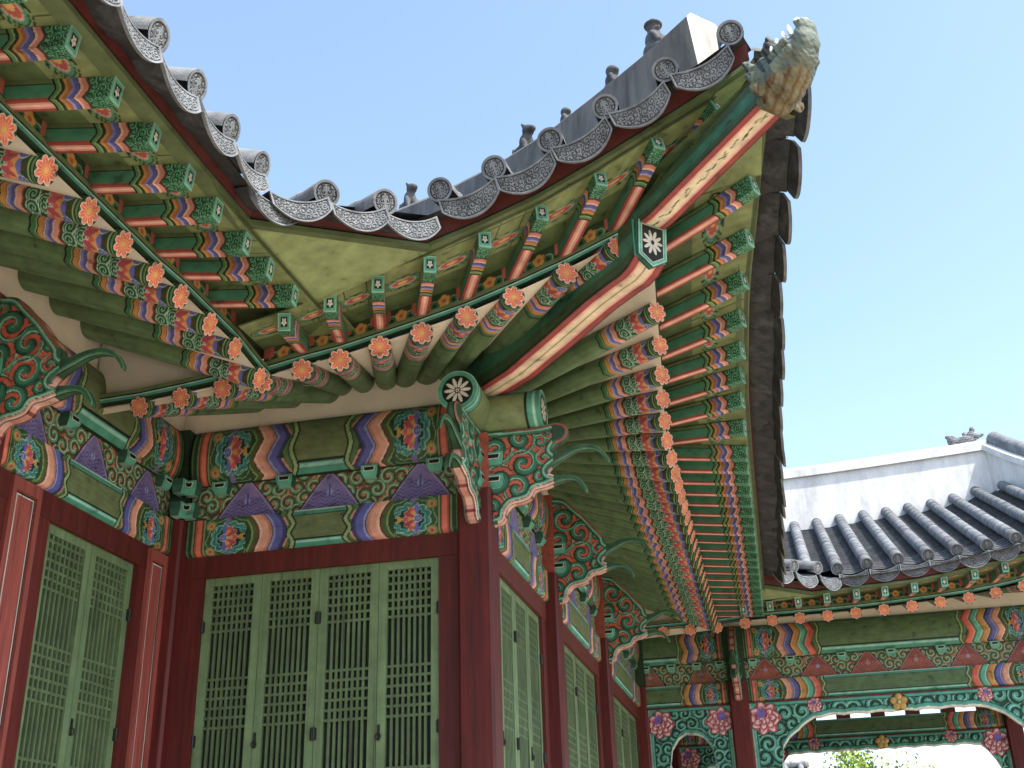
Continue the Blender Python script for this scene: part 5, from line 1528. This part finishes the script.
GREYF = C('4c4e4f')
def fig_col(co):
    c = np.tile(GREYF, (len(co), 1)); return c
def figure(kind):
    if kind == 0:   # seated monk-like guardian with hat
        return [(0, 0, 0.07, 0.085, 0.075, 0.08), (0.0, 0, 0.16, 0.062, 0.06, 0.075), (0.0, 0, 0.245, 0.042, 0.042, 0.048), (0.0, 0, 0.285, 0.062, 0.062, 0.016), (0, 0, 0.305, 0.038, 0.038, 0.024), ((0.03, 0.05, 0.19), (0.075, 0.03, 0.10), 0.022, 0.02), ((0.03, -0.05, 0.19), (0.075, -0.03, 0.10), 0.022, 0.02), (0.07, 0.045, 0.04, 0.05, 0.03, 0.035), (0.07, -0.045, 0.04, 0.05, 0.03, 0.035), (0.045, 0, 0.24, 0.015, 0.014, 0.014)]
    if kind == 1:   # crouching beast, head up
        return [(-0.04, 0, 0.06, 0.09, 0.055, 0.06), (0.03, 0, 0.12, 0.055, 0.05, 0.07), (0.06, 0, 0.20, 0.048, 0.043, 0.045), (0.105, 0, 0.19, 0.03, 0.03, 0.025), ((0.05, 0.04, 0.11), (0.08, 0.04, 0.0), 0.025, 0.02), ((0.05, -0.04, 0.11), (0.08, -0.04, 0.0), 0.025, 0.02), ((0.05, 0.03, 0.23), (0.03, 0.035, 0.265), 0.015, 0.008), ((0.05, -0.03, 0.23), (0.03, -0.035, 0.265), 0.015, 0.008), ((-0.12, 0, 0.08), (-0.14, 0, 0.16), 0.025, 0.012)]
    return [(0, 0, 0.05, 0.075, 0.06, 0.055), (0.0, 0, 0.12, 0.05, 0.045, 0.065), (0.01, 0, 0.195, 0.045, 0.045, 0.045), (0.05, 0, 0.185, 0.02, 0.025, 0.02), ((0.03, 0.04, 0.14), (0.07, 0.035, 0.05), 0.022, 0.02), ((0.03, -0.04, 0.14), (0.07, -0.035, 0.05), 0.022, 0.02), (0.06, 0.04, 0.02, 0.04, 0.025, 0.03), (0.06, -0.04, 0.02, 0.04, 0.025, 0.03)]
FIG = [sculpt('ridge_figurine', figure(k), 0.008, fig_col, M_TILE, 2) for k in range(3)]
def ridge_pt(t): return R0 + diag_in * t + UP * (np.interp(t, Rr[:, 0], Rr[:, 2]) - 0.015)
for t, k, sc, lab in ((0.53, 0, 1.2, 'grey clay seated figure in a flat hat, nearest the tip of the hip ridge'), (1.07, 2, 1.2, 'small grey clay figurine with a round head, second from the tip of the hip ridge'), (1.72, 2, 1.0, 'small low grey clay figurine with only its head showing, third along the hip ridge'),
                      (2.36, 1, 1.25, 'grey clay crouching beast figurine with raised muzzle, fourth along the hip ridge'), (4.62, 1, 1.3, 'dark clay figurine far down the hip ridge, seen small above the valley tiles')):
    o = link('ridge_figurine', FIG[k], None); p = ridge_pt(t)
    o.matrix_world = frame(tuple(p), tuple(p + np.array([1, -1, 0.0]))) @ Matrix.Scale(sc, 4)
    tag(o, lab, 'figurine', 'clay figurines along the hip ridge')
# beast on the gallery ridge (horned bird-like head)
bb = [(0, 0, 0.10, 0.20, 0.08, 0.11), (-0.20, 0, 0.15, 0.10, 0.07, 0.11), (0.14, 0, 0.19, 0.09, 0.06, 0.08), (0.19, 0, 0.29, 0.05, 0.05, 0.06), ((0.2, 0, 0.14), (0.36, 0, 0.16), 0.06, 0.025), ((-0.22, 0, 0.2), (-0.30, 0, 0.27), 0.06, 0.03), ((0.05, 0, 0.2), (0.02, 0, 0.27), 0.05, 0.03), (0, 0, 0.02, 0.16, 0.09, 0.05)]
BEAST = sculpt('ridge_beast', bb, 0.016, lambda co: np.where((np.sin(co[:, 2:3] * 150 + co[:, 0:1] * 60) > 0.3), C('8a8c8e'), C('3f4244')), M_TILE, 2)
o = link('ridge_beast', BEAST, None); o.matrix_world = Matrix.Translation((3.74, 21.12, float(zt_(3.74)) + 0.03)) @ Matrix.Rotation(-0.12, 4, 'Y')
tag(o, 'dark clay beast head ornament sitting on the white gallery ridge', 'ridge ornament')

# ------------------------------------------------------------------ far courtyard: tree and tiled wall seen through the arch
tree = thing('broadleaf_tree', (2.2, 40.0, GROUND), 'pale green leafy tree seen low through the gallery arch', 'tree')
m = MB()
m.tube([(2.2, 40, GROUND), (2.25, 40, 0), (2.1, 40.05, 1.6), (2.2, 40, 3.0)], [0.22, 0.17, 0.12, 0.05], C('4a3a2c'), 10)
for a in range(9):
    th = a * 2.4; r = 1.0 + 0.25 * (a % 3); z0 = 0.4 + 0.22 * a
    m.tube([(2.2, 40, z0), (2.2 + 0.6 * r * math.cos(th), 40 + 0.6 * r * math.sin(th), z0 + 0.7), (2.2 + 1.2 * r * math.cos(th), 40 + 1.2 * r * math.sin(th), z0 + 1.0)], [0.07, 0.045, 0.015], C('4a3a2c'), 7)
part(m, 'trunk', M_BARK, tree)
m = MB()
N = 9000
cen = rng.normal(0, 1, (60, 3)); cen /= np.linalg.norm(cen, axis=1)[:, None]; cen *= (0.45 + 0.55 * rng.random((60, 1)))
cen = cen * [2.0, 1.6, 1.7] + [2.2, 40, 2.75]
pk = rng.integers(0, 60, N)
pos = cen[pk] + rng.normal(0, 0.26, (N, 3))
u = rng.normal(0, 1, (N, 3)); u /= np.linalg.norm(u, axis=1)[:, None]; v = np.cross(u, rng.normal(0, 1, (N, 3))); v /= np.linalg.norm(v, axis=1)[:, None]
Ls, Ws = 0.085, 0.04
P = np.stack([pos - u * Ls, pos + v * Ws, pos + u * Ls, pos - v * Ws], 1)
shade = (0.75 + 0.5 * rng.random(60))[pk]
cl = np.where((rng.random(N) < 0.3)[:, None], C('8f9a3e'), C('6f8a35')) * shade[:, None]
m.add(P.reshape(-1, 3), np.arange(4 * N).reshape(N, 4), np.repeat(cl, 4, 0))
part(m, 'crown', M_LEAF, tree)
wl = thing('tiled_wall', (-4, 34, GROUND), 'low courtyard wall with grey tile coping far behind the gallery arch', 'wall')
m = MB(); m.box(-9, 0.2, 33.8, 34.2, GROUND, 3.05, C('cfc8b8')); part(m, 'wall_body', M_PLASTER, wl)
m = MB()
for sg in (1, -1):
    m.poly([(-9, 34 + sg * 0.7, 3.0), (0.3, 34 + sg * 0.7, 3.0), (0.3, 34, 3.45), (-9, 34, 3.45)], DCLAY)
for i in range(23):
    x = -8.9 + i * 0.41
    m.tube([(x, 33.28, 3.02), (x, 34.0, 3.5)], 0.085, CLAY, 10)
m.tube([(-9, 34, 3.55), (0.35, 34, 3.55)], 0.15, C('b8b8b4'), 12)
part(m, 'coping', M_TILE, wl)

# ------------------------------------------------------------------ lift everything to the ground datum
bpy.context.view_layer.update()
for o in list(scene.objects):
    if o.parent is None and o.type in ('MESH', 'EMPTY'):
        o.location.z += EYE
